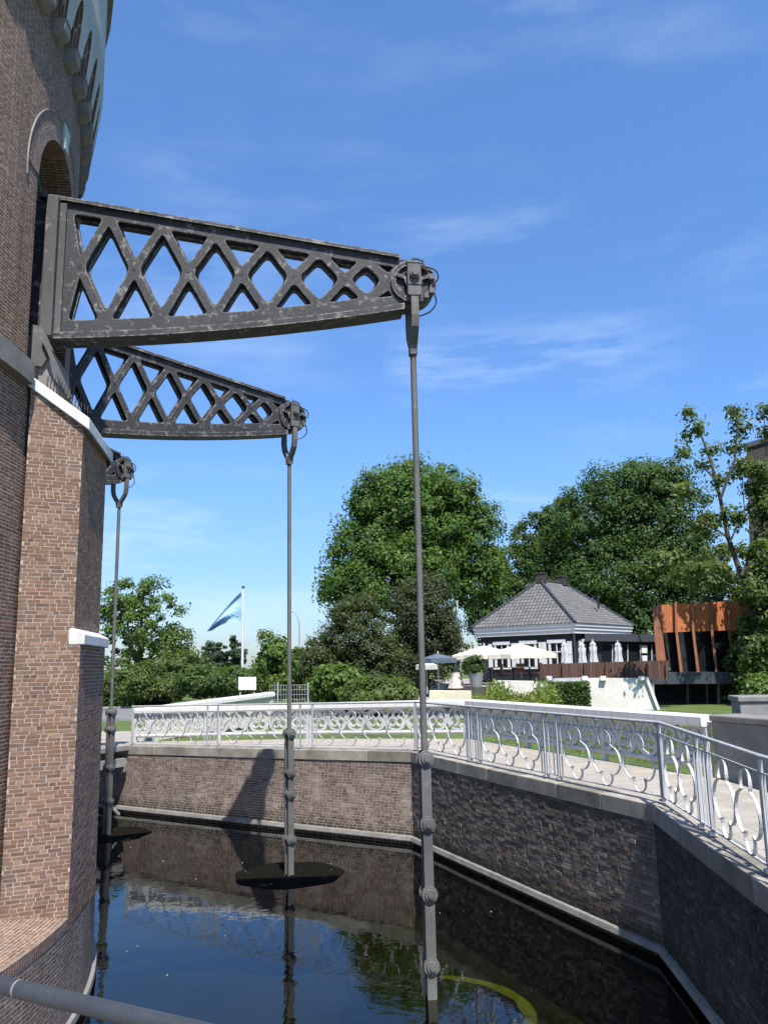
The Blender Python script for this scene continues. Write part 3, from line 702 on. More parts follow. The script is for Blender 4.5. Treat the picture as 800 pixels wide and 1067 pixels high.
# stone band, opening surrounds, piers, per bay
def local_bay(c):
    a = radians(c); er = Vector((cos(a), sin(a), 0)); et = Vector((-sin(a), cos(a), 0)); o = Vector((CX, CY, 0))
    return lambda R, t, z: o + er * R + et * t + Vector((0, 0, z)), er, et
gaps = []
for i, c in enumerate(vis):
    nxt = vis[(i + 1) % len(vis)] + (360 if i == len(vis) - 1 else 0)
    if nxt - c < 5: continue
    ring([(RW, 5.20), (RW + .12, 5.20), (RW + .12, 5.46), (RW, 5.56)], c + OH + .3, nxt - OH - .3, 1.5, M['stone'], 'stone_band')
for c in vis:
    if not -60 < c < 75: continue
    p, er, et = local_bay(c)
    # reveal (inside of opening)
    m1 = MB(); D = .75
    edge = [(-OH, SILL), (-OH, SPR)] + [(f, arch_z(f)) for f in fine[1:-1]] + [(OH, SPR), (OH, SILL)]
    acc = 0
    for (ta, za), (tb, zb) in zip(edge[:-1], edge[1:]):
        Pa, Pb = T(c + ta, RW, za), T(c + tb, RW, zb); ln = (Pb - Pa).length
        m1.face([Pa, Pb, Pb - er * D, Pa - er * D], [(0, acc), (0, acc + ln), (D, acc + ln), (D, acc)]); acc += ln
    m1.face([p(RW, -.8, SILL), p(RW, .8, SILL), p(RW - D, .8, SILL), p(RW - D, -.8, SILL)])
    build('opening_reveal', m1, M['brick_wall'], tw)
    # dark boarded back and arched window frame
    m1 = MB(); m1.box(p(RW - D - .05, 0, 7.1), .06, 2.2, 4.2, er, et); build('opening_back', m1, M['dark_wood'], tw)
    m1 = MB()
    for rr, w_ in ((.88, .09), (.48, .05)):
        pts = [p(RW - .45, rr * cos(t), SPR + rr * sin(t)) for t in np.linspace(0, pi, 17)]
        m1.ribbon(pts, er, .10, w_)
    for t in (-.88, -.3, .3, .88): m1.bar(p(RW - .45, t, SPR - .05), p(RW - .45, t, SPR + math.sqrt(max(.0, .88 ** 2 - t * t))), .06, .05, er)
    m1.bar(p(RW - .45, -.92, SPR - .05), p(RW - .45, .92, SPR - .05), .10, .12)
    wf = build('window_frame', m1, M['frame_blue'], tw)
    m1 = MB(); m1.box(p(RW - .50, 0, SPR + .42), .02, 1.8, .95, er, et); build('glazing', m1, M['glass'], wf)
    # arch ring of bricks on edge, proud of the wall, and keystone
    m1 = MB(); n_ = 30
    for k in range(n_):
        a0_, a1_ = pi * k / n_, pi * (k + 1) / n_
        def q(r, a): return T(c + (r * cos(a)) / RW * 180 / pi, RW + .012, SPR + r * sin(a))
        uvv = [(k * .083, 0), (k * .083 + .083, 0), (k * .083 + .083, .34), (k * .083, .34)]
        m1.face([q(RAD, a0_), q(RAD, a1_), q(RAD + .34, a1_), q(RAD + .34, a0_)], [(0 + x, y) for x, y in uvv])
    for k in range(n_):
        a0_, a1_ = pi * k / n_, pi * (k + 1) / n_
        m1.face([q(RAD, a1_), q(RAD, a0_), q(RAD, a0_) - er * .05, q(RAD, a1_) - er * .05])
    build('arch_ring', m1, M['brick_edge'], tw)
    m1 = MB(); pts = [T(c + ((RAD + .35) * cos(a)) / RW * 180 / pi, RW + .015, SPR + (RAD + .35) * sin(a)) for a in np.linspace(-.15, pi + .15, 30)]
    m1.ribbon(pts, er, .02, .014); build('arch_moulding', m1, M['stone'], tw)
    m1 = MB(); m1.prism([p(RW - .04, -.085, SPR + RAD + .005), p(RW - .04, .085, SPR + RAD + .005), p(RW - .04, .13, SPR + RAD + .36), p(RW - .04, -.13, SPR + RAD + .36)], er * .09)
    build('keystone', m1, M['stone_green'], tw, bevel=.01)
    # pier under the beam
    ta, tb = -3.95, 5.5
    h0, h1 = 9.5 * radians(ta), 9.5 * radians(tb)
    m1 = MB(); w0, w1 = h0 - .20, h1 + .2
    Ls = hypot(.57, .27)
    q_ = [p(RW, w0, -.75), p(9.47, h0, -.75), p(9.47, h0, 4.80), p(RW, w0, 5.20)]
    m1.face(q_, [(0, -.75), (Ls, -.75), (Ls, 4.80), (0, 5.20)])
    q_ = [p(9.47, h1, -.75), p(RW, w1, -.75), p(RW, w1, 5.20), p(9.47, h1, 4.80)]
    m1.face(q_, [(0, -.75), (Ls, -.75), (Ls, 5.20), (0, 4.80)])
    m1.face([p(9.47, h0, -.75), p(9.47, h1, -.75), p(9.47, h1, 4.80), p(9.47, h0, 4.80)], [(h0 + .03, -.75), (h1 + .03, -.75), (h1 + .03, 4.80), (h0 + .03, 4.80)])
    real = c in (vis[[i for i, q in enumerate(vis) if abs(q - TH0 - OC) < .1][0]], ) or abs(c - TH0 - OC - DTH) < .1 or abs(c - TH0 - OC + DTH) < .1
    pr = build('pier', m1, M['mortar'] if real else M['brick_lit'], tw)
    def face_fn(Pa, Pb):
        dd = (Pb - Pa); L_ = dd.length; dd = dd / L_; nn = Vector((dd.y, -dd.x, 0))
        return (lambda u, v, d_: Pa + dd * u + nn * d_ + Vector((0, 0, v))), L_
    if real:
        mbk = MB(); rel = .0032
        fn_, L_ = face_fn(p(RW, w0, 0), p(9.47, h0, 0)); lay_bricks(mbk, fn_, L_, 2.2, 5.2, .15, .0435, .0085, rel, 11, lambda u: 5.2 - .4 * u / L_)
        fn_, L_ = face_fn(p(9.47, h0, 0), p(9.47, h1, 0)); lay_bricks(mbk, fn_, L_, 2.2, 4.78, .15, .0435, .0085, rel, 12)
        fn_, L_ = face_fn(p(9.47, h1, 0), p(RW, w1, 0)); lay_bricks(mbk, fn_, L_, 2.2, 5.2, .15, .0435, .0085, rel, 13, lambda u: 4.8 + .4 * u / L_)
        fn_, L_ = face_fn(p(RW, w0 - .004, 0), p(9.552, h0 - .004, 0)); lay_bricks(mbk, fn_, L_, -.86, 2.2, .15, .0435, .0085, rel, 14)
        fn_, L_ = face_fn(p(9.552, h0 - .004, 0), p(9.552, h1 + .004, 0)); lay_bricks(mbk, fn_, L_, -.86, 2.2, .15, .0435, .0085, rel, 15)
        fn_, L_ = face_fn(p(9.552, h1 + .004, 0), p(RW, w1 + .004, 0)); lay_bricks(mbk, fn_, L_, -.86, 2.2, .15, .0435, .0085, rel, 16)
        build('pier_bricks', mbk, M['bricks_pier'], tw)
    m1 = MB(); e = .004; zt = 2.2
    lo = [(RW, w0 - e), (9.552, h0 - e), (9.552, h1 + e), (RW, w1 + e)]; Ls2 = hypot(.65, .27)
    for i_, (ua, ub) in enumerate(((0, Ls2), (h0 + .12, h1 + .12), (0, Ls2))):
        m1.face([p(*lo[i_], -.86), p(*lo[i_ + 1], -.86), p(*lo[i_ + 1], zt), p(*lo[i_], zt)], [(ua, -.86), (ub, -.86), (ub, zt), (ua, zt)])
    build('pier_base', m1, M['mortar'] if real else M['brick_lit'], tw)
    m1 = MB(); m1.prism([p(R_, h0 - .02, z) for R_, z in ((9.42, zt), (9.60, zt), (9.60, zt + .12), (9.47, zt + .19), (9.42, zt + .19))], et * (h1 - h0 + .04)); build('weathering_stone', m1, M['stone_white'], tw, bevel=.012)
    m1 = MB(); up2 = [p(RW - .04, w0 - .05, 5.375), p(9.55, h0 - .05, 4.895), p(9.55, h1 + .05, 4.895), p(RW - .04, w1 + .05, 5.375)]
    m1.prism([v_ - Vector((0, 0, .15)) for v_ in up2], (0, 0, .15))
    cp = build('pier_coping', m1, M['stone_white'], tw, bevel=.012)
    m1 = MB()
    for k in range(14):
        f_ = .2 + .75 * k / 13; R_ = RW + (9.54 - RW) * f_; z_ = 5.39 - .49 * f_
        m1.tube([p(R_, h0 - .01, z_), p(R_ + .04, h0 - .06, z_ + .16)], .004, 4); m1.tube([p(R_, h0 + .03, z_), p(R_ - .02, h0 + .08, z_ + .16)], .004, 4)
    build('bird_spikes', m1, M['iron_dark'], cp)
    # sloping bearing stone under the beam
    m1 = MB(); m1.prism([p(R_, h0 + .10, z) for R_, z in ((RW - .35, 5.30), (RW + .02, 5.32), (9.38, 5.03), (9.36, 5.10), (9.02, 5.50), (RW + .03, 5.98), (RW - .35, 6.0))], et * (h1 - h0 - .2)); build('bearing_stone', m1, M['concrete'], tw, bevel=.02)
    m1 = MB(); m1.prism([p(R_, h0 + .04, z) for R_, z in ((RW - .1, 5.58), (RW + .04, 5.56), (RW + .16, 5.78), (RW + .02, 6.08), (RW - .1, 6.1))], et * .10)
    m1.bar(p(RW + .06, h0 + .02, 5.9), p(9.3, h0 + .02, 5.16), .05, .08, et); build('bearing_bracket', m1, M['iron_rod'], tw)
# cornice: corbels, arches and frieze
RF, RU, BAY, ZC = 9.08, 9.2, 3.5, 10.02                   # frieze radius at foot and higher up, bay angle, corbel foot
for k in range(-13, 14):
    t = 4.5 + BAY * k
    p, er, et = local_bay(t)
    m1 = MB(); m1.prism([p(R_, -.12, z) for R_, z in ((RW - .05, ZC), (RW + .05, ZC + .02), (RF - .02, ZC + .09), (RF - .01, ZC + .14), (RF - .01, ZC + .26), (RW - .05, ZC + .26))], et * .24)
    build('corbel', m1, M['stone'], tw, bevel=.012)
mb = MB(); msf = MB(); HB = BAY / 2
def farch(f):                                            # underside of the frieze within one bay (pointed tall arch)
    x = abs(f - HB) / HB
    return ZC + .26 if x > .56 else ZC + .26 + .62 * math.sqrt(1 - (x / .56) ** 2)
for k in range(-13, 13):
    fs = [BAY * i / 16 for i in range(17)]
    for f0_, f1_ in zip(fs[:-1], fs[1:]):
        t0, t1 = 4.5 + BAY * k + f0_, 4.5 + BAY * k + f1_
        z0, z1 = farch(f0_), farch(f1_)
        rr = lambda z: RF + (RU - RF) * min(1, (z - ZC - .26) / .9)
        mb.face([T(t0, rr(z0), z0), T(t1, rr(z1), z1), T(t1, RU, ZC + 1.16), T(t0, RU, ZC + 1.16)], None, True)
        mb.face([T(t0, RU, ZC + 1.16), T(t1, RU, ZC + 1.16), T(t1, RU, 13), T(t0, RU, 13)], None, True)
        msf.face([T(t1, rr(z1), z1), T(t0, rr(z0), z0), T(t0, RW - .02, z0), T(t1, RW - .02, z1)], [(k + f1_ * .25, 0), (k + f0_ * .25, 0), (k + f0_ * .25, .22), (k + f1_ * .25, .22)])
build('frieze', mb, M['plaster'], tw); build('arch_soffit', msf, M['brick_plinth'], tw)
ring([(RW, ZC + .26), (RU, ZC + .26), (RU, 13)], 50, 319, 4, M['plaster'], 'frieze_rear')
ring([(RU, 13), (RU + .1, 13), (RU + .1, 13.25), (0.2, 14.5)], -180, 180, 5, M['stone'], 'roof')
# wall lamp
p, er, et = local_bay(23)
wl = thing('wall_lamp', 'small black lamp bracketed high on the tower wall under the cornice', 'wall lamp', p(RW, 0, 9.35)[:])
mb = MB(); mb.bar(p(RW, 0, 9.40), p(RW + .34, 0, 9.40), .05, .05); mb.box(p(RW + .02, 0, 9.40), .04, .16, .22, er, et); build('bracket', mb, M['iron_dark'], wl)
mb = MB(); mb.tube([p(RW + .30, 0, 9.44), p(RW + .30, 0, 9.26)], [.06, .10], 12); mb.disc(p(RW + .36, 0, 9.40), er, .03, .12); build('lamp_head', mb, M['iron_dark'], wl)

# ------------------------------------------------------------------ lattice beams
def curve_plate(name, outline, holes, half, bev, mat, parent):
    cu_ = bpy.data.curves.new(name, 'CURVE'); cu_.dimensions = '2D'; cu_.fill_mode = 'BOTH'; cu_.extrude = half - bev; cu_.bevel_depth = bev; cu_.bevel_resolution = 1
    for poly in [outline] + holes:
        sp_ = cu_.splines.new('POLY'); sp_.points.add(len(poly) - 1); sp_.use_cyclic_u = True
        for pt_, (x, z) in zip(sp_.points, poly): pt_.co = (x, z, 0, 1)
    tmp = bpy.data.objects.new('tmp', cu_); COL.objects.link(tmp)
    dg = bpy.context.evaluated_depsgraph_get(); dg.update()
    me = bpy.data.meshes.new_from_object(tmp.evaluated_get(dg)); bpy.data.objects.remove(tmp); bpy.data.curves.remove(cu_)
    me.transform(Matrix(((1, 0, 0, 0), (0, 0, -1, 0), (0, 1, 0, 0), (0, 0, 0, 1))))
    me.name = name; me.materials.clear(); me.materials.append(mat)
    for p_ in me.polygons: p_.use_smooth = False
    o = bpy.data.objects.new(name, me); COL.objects.link(o); o.parent = parent
    return o

def inset_round(poly, dists, rr):
    """inset a CCW polygon by per-edge distances and round its corners"""
    n_ = len(poly); ar = sum(poly[i][0] * poly[(i + 1) % n_][1] - poly[(i + 1) % n_][0] * poly[i][1] for i in range(n_))
    if ar < 0: poly = poly[::-1]; dists = dists[:-1][::-1] + dists[-1:]
    lines = []
    for i in range(n_):
        (x0, y0), (x1, y1) = poly[i], poly[(i + 1) % n_]; l = hypot(x1 - x0, y1 - y0); nx, ny = -(y1 - y0) / l, (x1 - x0) / l
        lines.append((x0 + nx * dists[i], y0 + ny * dists[i], (x1 - x0) / l, (y1 - y0) / l))
    pts = []
    for i in range(n_):
        x0, y0, dx0, dy0 = lines[i - 1]; x1, y1, dx1, dy1 = lines[i]
        det = dx0 * dy1 - dy0 * dx1; t = ((x1 - x0) * dy1 - (y1 - y0) * dx1) / det; pts.append((x0 + dx0 * t, y0 + dy0 * t))
    outp = []
    for i in range(n_):
        a, b_, c_ = pts[i - 1], pts[i], pts[(i + 1) % n_]
        la, lc = hypot(a[0] - b_[0], a[1] - b_[1]), hypot(c_[0] - b_[0], c_[1] - b_[1])
        r_ = min(rr, la * .42, lc * .42)
        p0_ = (b_[0] + (a[0] - b_[0]) / la * r_, b_[1] + (a[1] - b_[1]) / la * r_); p1_ = (b_[0] + (c_[0] - b_[0]) / lc * r_, b_[1] + (c_[1] - b_[1]) / lc * r_)
        for k in range(6):
            t = k / 5; outp.append(((1 - t) ** 2 * p0_[0] + 2 * t * (1 - t) * b_[0] + t * t * p1_[0], (1 - t) ** 2 * p0_[1] + 2 * t * (1 - t) * b_[1] + t * t * p1_[1]))
    return outp

Z0 = 6.0; R0 = 9.0
top = lambda x: 1.965 - x * .1335
def bot(x):                                  # underside, curving up towards the tip
    return .085 + .055 * x + .0165 * x * x
tipx, tipz, tipr = 4.63, 1.04, .315
def make_beam(label):
    root = thing('pump_beam', label, 'beam', T(TH0, R0, Z0)[:], radians(TH0), 'cast iron pump beams of the tower')
    xs = np.linspace(-.35, 4.45, 18)
    outl = [(x, bot(max(x, 0))) for x in xs] + [(tipx + tipr * cos(a), tipz + tipr * sin(a)) for a in np.linspace(-1.45, 1.5, 16)] + [(x, top(max(x, -.02))) for x in xs[::-1]]
    cs = [.25 + .69 * i for i in range(6)] + [4.27]
    tb = [-.10] + [.595 + .69 * i for i in range(5)] + [4.0]
    hb = .044
    def tn(x): return top(x) - .085
    def bn(x): return bot(x) + .185
    zc = lambda x: 1.065 - .004 * x
    def holes(g):
        H = []
        for i in range(6):                                        # diamonds
            a, b_ = cs[i], cs[i + 1]; t = tb[i + 1]
            if i == 5: t = 4.0
            H.append(inset_round([(a, zc(a)), (t, bn(t)), (b_, zc(b_)), (t, tn(t))], [hb + g] * 4, .10))
        for i in range(6):                                        # top and bottom triangles round each crossing
            a = cs[i]; tl, tr_ = tb[i], tb[i + 1]
            if i == 0: tl = .10
            H.append(inset_round([(a, zc(a)), (tr_, tn(tr_)), (tl, tn(tl))], [hb + g, .045 + g, (hb if i else .02) + g], .085))
            H.append(inset_round([(a, zc(a)), (tl, bn(tl)), (tr_, bn(tr_))], [(hb if i else .02) + g, .03 + g, hb + g], .085))
        H.append(inset_round([(4.07, 1.315), (4.42, 1.27), (4.30, 1.13)], [.012 + g * .6] * 3, .05)); H.append(inset_round([(4.07, .765), (4.30, .945), (4.38, .81)], [.012 + g * .6] * 3, .05))   # small pair before the head
        return H
    curve_plate('lattice_web', outl, holes(0), .13, .012, M['iron'], root)
    inner = [(x, z - .02 if z > 1.04 else z + .02) for x, z in outl]
    curve_plate('lattice_core', inner, holes(.035), .03, .006, M['iron'], root)
    # flanges, proud of the web on both sides
    mb = MB()
    xs2 = np.linspace(-.3, 4.45, 14)
    mb.grid([[(x, y, top(x) + z) for y, z in ((-.185, .0), (.185, .0), (.185, .05), (-.185, .05))] for x in xs2], False, True); mb.face([(xs2[-1], y, top(xs2[-1]) + z) for y, z in ((-.185, .0), (.185, .0), (.185, .05), (-.185, .05))])
    build('top_flange', mb, M['iron'], root, local=True)
    mb = MB(); xs2 = np.linspace(-.3, 4.5, 16)
    pr_ = ((-.175, -.035), (.175, -.035), (.175, .05), (-.175, .05))
    mb.grid([[(x, y, bot(max(x, 0)) + z) for y, z in pr_] for x in xs2], False, True); mb.face([(xs2[-1], y, bot(xs2[-1]) + z) for y, z in pr_])
    build('bottom_flange', mb, M['iron'], root, local=True)
    # root posts
    mb = MB(); mb.box((-.095, 0, 1.02), .15, .52, 1.94); build('root_post', mb, M['iron_pale'], root, local=True, bevel=.015)
    mb = MB(); mb.box((.025, 0, 1.01), .086, .37, 1.82); build('root_stiffener', mb, M['iron_pale'], root, local=True, bevel=.012)
    # pin holes at the crossings, small dark bosses
    mb = MB()
    for a in cs[:6]:
        for sgn in (-1, 1): mb.disc((a, sgn * .128, zc(a)), (0, sgn, 0), .026, .006, 10)
    build('rivet_hole', mb, M['iron_dark'], root, local=True)
    # head: rings and hub
    for sgn in (-1, 1):
        mb = MB(); pts = [(tipx + .275 * cos(a), sgn * .145, tipz + .275 * sin(a)) for a in np.linspace(0, 2 * pi, 29)[:-1]]
        mb.ribbon(pts, (0, 1, 0), .05, .07, True); mb.disc((tipx, sgn * .12, tipz), (0, sgn, 0), .12, .07, 20)
        for a in (20, 160, 250): mb.bar((tipx +   .10 * cos(radians(a)), sgn * .145, tipz + .10 * sin(radians(a))), (tipx + .26 * cos(radians(a)), sgn * .145, tipz + .26 * sin(radians(a))), .045, .08, (0, 1, 0))
        build('head_ring', mb, M['iron'], root, local=True)
    mb = MB()
    for pts in ([(4.74, -.19, 1.26), (4.93, -.2, 1.2), (4.97, -.2, 1.08), (4.9, -.19, 1.0)], [(4.9, -.2, .9), (4.93, -.2, .72), (4.84, -.16, .6), (4.70, -.1, .56)], [(4.58, -.15, 1.32), (4.66, -.15, 1.38), (4.78, -.18, 1.33)]):
        cp_ = [Vector(p_) for p_ in pts]; fin = []
        for k in range(len(cp_) - 1):
            for s_ in range(6):
                t = s_ / 6; q0_, q1_, q2_, q3_ = cp_[max(k - 1, 0)], cp_[k], cp_[k + 1], cp_[min(k + 2, len(cp_) - 1)]
                fin.append(.5 * (2 * q1_ + (q2_ - q0_) * t + (2 * q0_ - 5 * q1_ + 4 * q2_ - q3_) * t * t + (3 * q1_ - q0_ - 3 * q2_ + q3_) * t ** 3))
        mb.tube(fin + [cp_[-1]], .011, 6)
    build('cable', mb, M['iron_dark'], root, local=True)
    mb = MB()
    for x, z, s_ in ((4.88, 1.10, .07), (4.88, .90, .07), (4.80, .82, .06)): mb.box((x, -.16, z), s_, .1, s_ * 1.1)
    mb.tube([(4.66, -.05, 1.32), (4.67, -.05, 1.46)], .014, 6)
    build('fitting', mb, M['iron_rod'], root, local=True, bevel=.01)
    return root
beam = make_beam('nearest and largest black lattice beam, jutting from the arched opening towards the centre')
bl = ['second lattice beam, lower in view, directly beneath the nearest beam', 'third lattice beam, only its round head showing past the pier edge']
for k in (1, 2):
    c = copy_tree(beam); th_ = TH0 + DTH * k; c.location = T(th_, R0, Z0); c.rotation_euler = (0, 0, radians(th_)); c['label'] = bl[k - 1]

# ------------------------------------------------------------------ pump rods (local frame: x radial, y tangential, z from the water)
RT = 13.63
def make_rod(th_, bosses, label, ztop=7.04 - WZ):
    root = thing('pump_rod', label, 'rod', T(th_, RT, WZ)[:], radians(th_), 'iron pump rods hanging from the beams')
    B_ = lambda name, mb_, mt_=M['iron_rod'], bv=0, par=root: build(name, mb_, mt_, par, local=True, bevel=bv)
    hz = ztop
    for s_ in (-1, 1):
        mb = MB(); mb.box((0, s_ * .235, hz - .02), .19, .07, .46); mb.box((0, s_ * .235, hz + .23), .205, .08, .04)
        B_('bearing_block', mb, bv=.012)
        mb = MB(); mb.disc((0, s_ * .27, hz + .05), (0, s_, 0), .07, .05, 18); mb.disc((0, s_ * .32, hz + .05), (0, s_, 0), .045, .03, 14)
        mb.box((0, s_ * .276, hz - .09), .17, .012, .018); B_('pin_cap', mb, bv=.006)
    mb = MB()
    for s_ in (-1, 1):
        path = [(0, s_ * .23, hz - .26), (0, s_ * .23, hz - .52), (0, s_ * .20, hz - .66), (0, s_ * .12, hz - .78), (0, s_ * .045, hz - .86), (0, s_ * .03, hz - 1.0)]
        mb.ribbon(path, (1, 0, 0), .10, .07)
    B_('fork', mb)
    zb = bosses[0] - WZ
    mb = MB(); mb.tube([(0, 0, hz - .9), (0, 0, zb + .05)], .042, 8); B_('upper_rod', mb)
    zs = [b_ - WZ for b_ in bosses]
    for i, (za, zc_) in enumerate(zip(zs, zs[1:] + [-1.1])):
        for s_ in (-1, 1):
            mb = MB(); wd = .062 if i % 2 == 0 else .058
            mb.prism([(-wd, s_ * .066 - .022, za + .02), (wd, s_ * .066 - .022, za + .02), (wd, s_ * .066 - .022, zc_ + .02), (-wd, s_ * .066 - .022, zc_ + .02)], (0, .044, 0))
            B_('link_bar', mb, bv=.008)
    for z_ in zs:
        mb = MB(); mb.disc((0, -.06, z_), (0, 1, 0), .075, .12, 20)
        for s_ in (-1, 1):
            mb.disc((0, s_ * .075, z_), (0, s_, 0), .10, .035, 22, .095); mb.disc((0, s_ * .11, z_), (0, s_, 0), .07, .025, 18, .062); mb.disc((0, s_ * .135, z_), (0, s_, 0), .034, .02, 6)
        B_('bolt', mb)
    return root
make_rod(TH0, [.75, -.02, -.82, -1.62], 'nearest iron pump rod, from the largest beam into the water near the yellow ring')
make_rod(TH0 + DTH, [.62, -.12, -.52, -1.34, -2.1], 'middle iron pump rod, dropping into the dark round well')
make_rod(TH0 + 2 * DTH, [.89, .48, -.43, -1.21], 'farthest iron pump rod, close beside the brick pier')

# pump wells below the rods
def well(th_, label, rim, R=1.02, disc_mat=None, zr=-2.06, moss=None):
    root = thing('pump_well', label, 'pump well', T(th_, RT, -3.3)[:], 0, 'pump cylinders in the basin')
    c = T(th_, RT, 0); m1 = MB(); n_ = 48; rows = []
    for a in np.linspace(0, 2 * pi, n_ + 1)[:-1]:
        wob = 1 + .012 * sin(5 * a) + .008 * sin(11 * a + 1)
        rows.append([(c.x + r_ * wob * cos(a), c.y + r_ * wob * sin(a), z) for r_, z in ((R - .07, zr + .0), (R - .04, zr + .035), (R + .02, zr + .04), (R + .05, zr), (R + .05, -3.3))])
    rows.append(rows[0]); m1.grid(rows, True, False); build('rim', m1, rim, root)
    m1 = MB(); rows = [[(c.x + (R - .07) * cos(a), c.y + (R - .07) * sin(a), z) for z in (-3.3, zr)] for a in np.linspace(0, 2 * pi, 49)]; m1.grid(rows, True, False); build('bore', m1, M['mud'], root)
    if moss:
        m1 = MB(); rows = []
        for a in np.linspace(radians(-50), radians(80), 40):
            w_ = (.022 + .065 * max(0, cos((a - radians(-8)) * 1.05)) ** 1.5) * (1 + .2 * sin(13 * a)); rows.append([(c.x + r_ * cos(a), c.y + r_ * sin(a), z) for r_, z in ((R - w_, zr + .05), (R - w_ * .4, zr + .095), (R + w_ * .5, zr + .09), (R + w_, zr + .03))])
        m1.grid(rows); build('moss_growth', m1, moss, root)  # moss on one arc only; mud-coloured rest imitates sky reflection hiding it
    if disc_mat:
        m1 = MB(); rr = []
        m1.face([(c.x + (R - .02) * cos(a) * (1 + .03 * sin(7 * a)), c.y + (R - .02) * sin(a) * (1 + .03 * sin(7 * a)), WZ + .006 + .002 * sin(9 * a)) for a in np.linspace(0, 2 * pi, 65)[:-1]]); build('dark_disc', m1, disc_mat, root)  # flat black disc stands in for the dark depth of the open well
        m1 = MB()
        for k in range(10):
            a, r_ = random.uniform(0, 2 * pi), (R - .06) * math.sqrt(random.random()); s_ = random.uniform(.006, .014)
            m1.box((c.x + r_ * cos(a), c.y + r_ * sin(a), WZ + .02), s_, s_ * 1.6, .01)
        build('floating_debris', m1, M['stone'], root)
    return root
well(TH0, 'mossy yellow green well rim showing under the water by the nearest rod', M['mud'], R=1.15, zr=-2.22, moss=M['moss'])
well(TH0 + DTH, 'black disc for the dark hole of the round well around the middle rod', M['well_dark'], disc_mat=M['well_dark'], R=1.05, zr=-2.08)
well(TH0 + 2 * DTH, 'small visible edge of black disc in the well beside the far rod and pier', M['well_dark'], disc_mat=M['well_dark'], R=1.05, zr=-2.08)
mb = MB()
for k in range(36):
    x = random.uniform(-6, 3.0); y = random.uniform(8.5, 20)
    if y > 19 - (x + .5) * 2.2 or hypot(x - CX, y - CY) < 9.9 or y > 19 - x * .62 + .0: continue
    s_ = random.uniform(.005, .014); mb.box((x, y, WZ + .006), s_, s_ * random.uniform(1, 2), .008)
tag(build('floating_fluff', mb, M['glint']), 'pale flecks of fluff floating on the dark basin water', 'fluff', kind='stuff')

# ------------------------------------------------------------------ foliage
def leaf_mesh(name, pos, nrm, size, mat, parent=None, origin=None, aspect=.62):
    n_ = len(pos); nrm = nrm / (np.linalg.norm(nrm, axis=1, keepdims=True) + 1e-9)
    ref = rng.normal(size=(n_, 3)); t1 = np.cross(nrm, ref); t1 /= np.linalg.norm(t1, axis=1, keepdims=True) + 1e-9; t2 = np.cross(nrm, t1)
    s_ = (size * rng.uniform(.6, 1.35, n_))[:, None]
    v = np.empty((n_, 4, 3)); bend = nrm * s_ * .18
    v[:, 0] = pos - t1 * s_ * .5; v[:, 1] = pos - t2 * s_ * aspect * .5 + bend; v[:, 2] = pos + t1 * s_ * .5; v[:, 3] = pos + t2 * s_ * aspect * .5 + bend
    if origin is not None: v -= np.array(origin)
    me = bpy.data.meshes.new(name); me.vertices.add(n_ * 4); me.vertices.foreach_set('co', v.reshape(-1).astype(np.float32))
    me.loops.add(n_ * 4); me.loops.foreach_set('vertex_index', np.arange(n_ * 4, dtype=np.int32))
    me.polygons.add(n_); me.polygons.foreach_set('loop_start', np.arange(0, n_ * 4, 4, dtype=np.int32))
    me.materials.append(mat); me.update(calc_edges=True); me.validate()
    o = bpy.data.objects.new(name, me); COL.objects.link(o)
    if parent is not None: o.parent = parent
    return o
def crown(lobes, n, clump=.5, flat=.75, shell=.65, per_=90):
    """leaf positions in clumps on and inside ellipsoid lobes [(centre, (rx,ry,rz), weight)]"""
    P, Nn = [], []
    wt = np.array([l[2] if len(l) > 2 else l[1][0] * l[1][2] for l in lobes], float); wt /= wt.sum()
    for (l, w_) in zip(lobes, wt):
        c = np.array(l[0], float); r = np.array(l[1], float); k = max(8, int(n * w_ / per_)); per = int(n * w_ / k)
        d = rng.normal(size=(k, 3)); d /= np.linalg.norm(d, axis=1, keepdims=True)
        rad = np.where(rng.random(k) < shell, rng.uniform(.82, 1.04, k), rng.random(k) ** .5 * .9)
        cc = c + d * rad[:, None] * r
        cs_ = clump * rng.uniform(.6, 1.5, k)
        for j in range(k):
            q = np.clip(rng.normal(size=(per, 3)), -1.7, 1.7) * cs_[j] * np.array([1, 1, flat]) * .6
            P.append(cc[j] + q)
            out_ = (cc[j] - c) / r; out_ = out_ / (np.linalg.norm(out_) + 1e-6)
            Nn.append(q / (cs_[j] + 1e-6) * .8 + out_ * .5 + np.array([0, 0, .55]) + rng.normal(size=(per, 3)) * .5)
    return np.concatenate(P), np.concatenate(Nn)
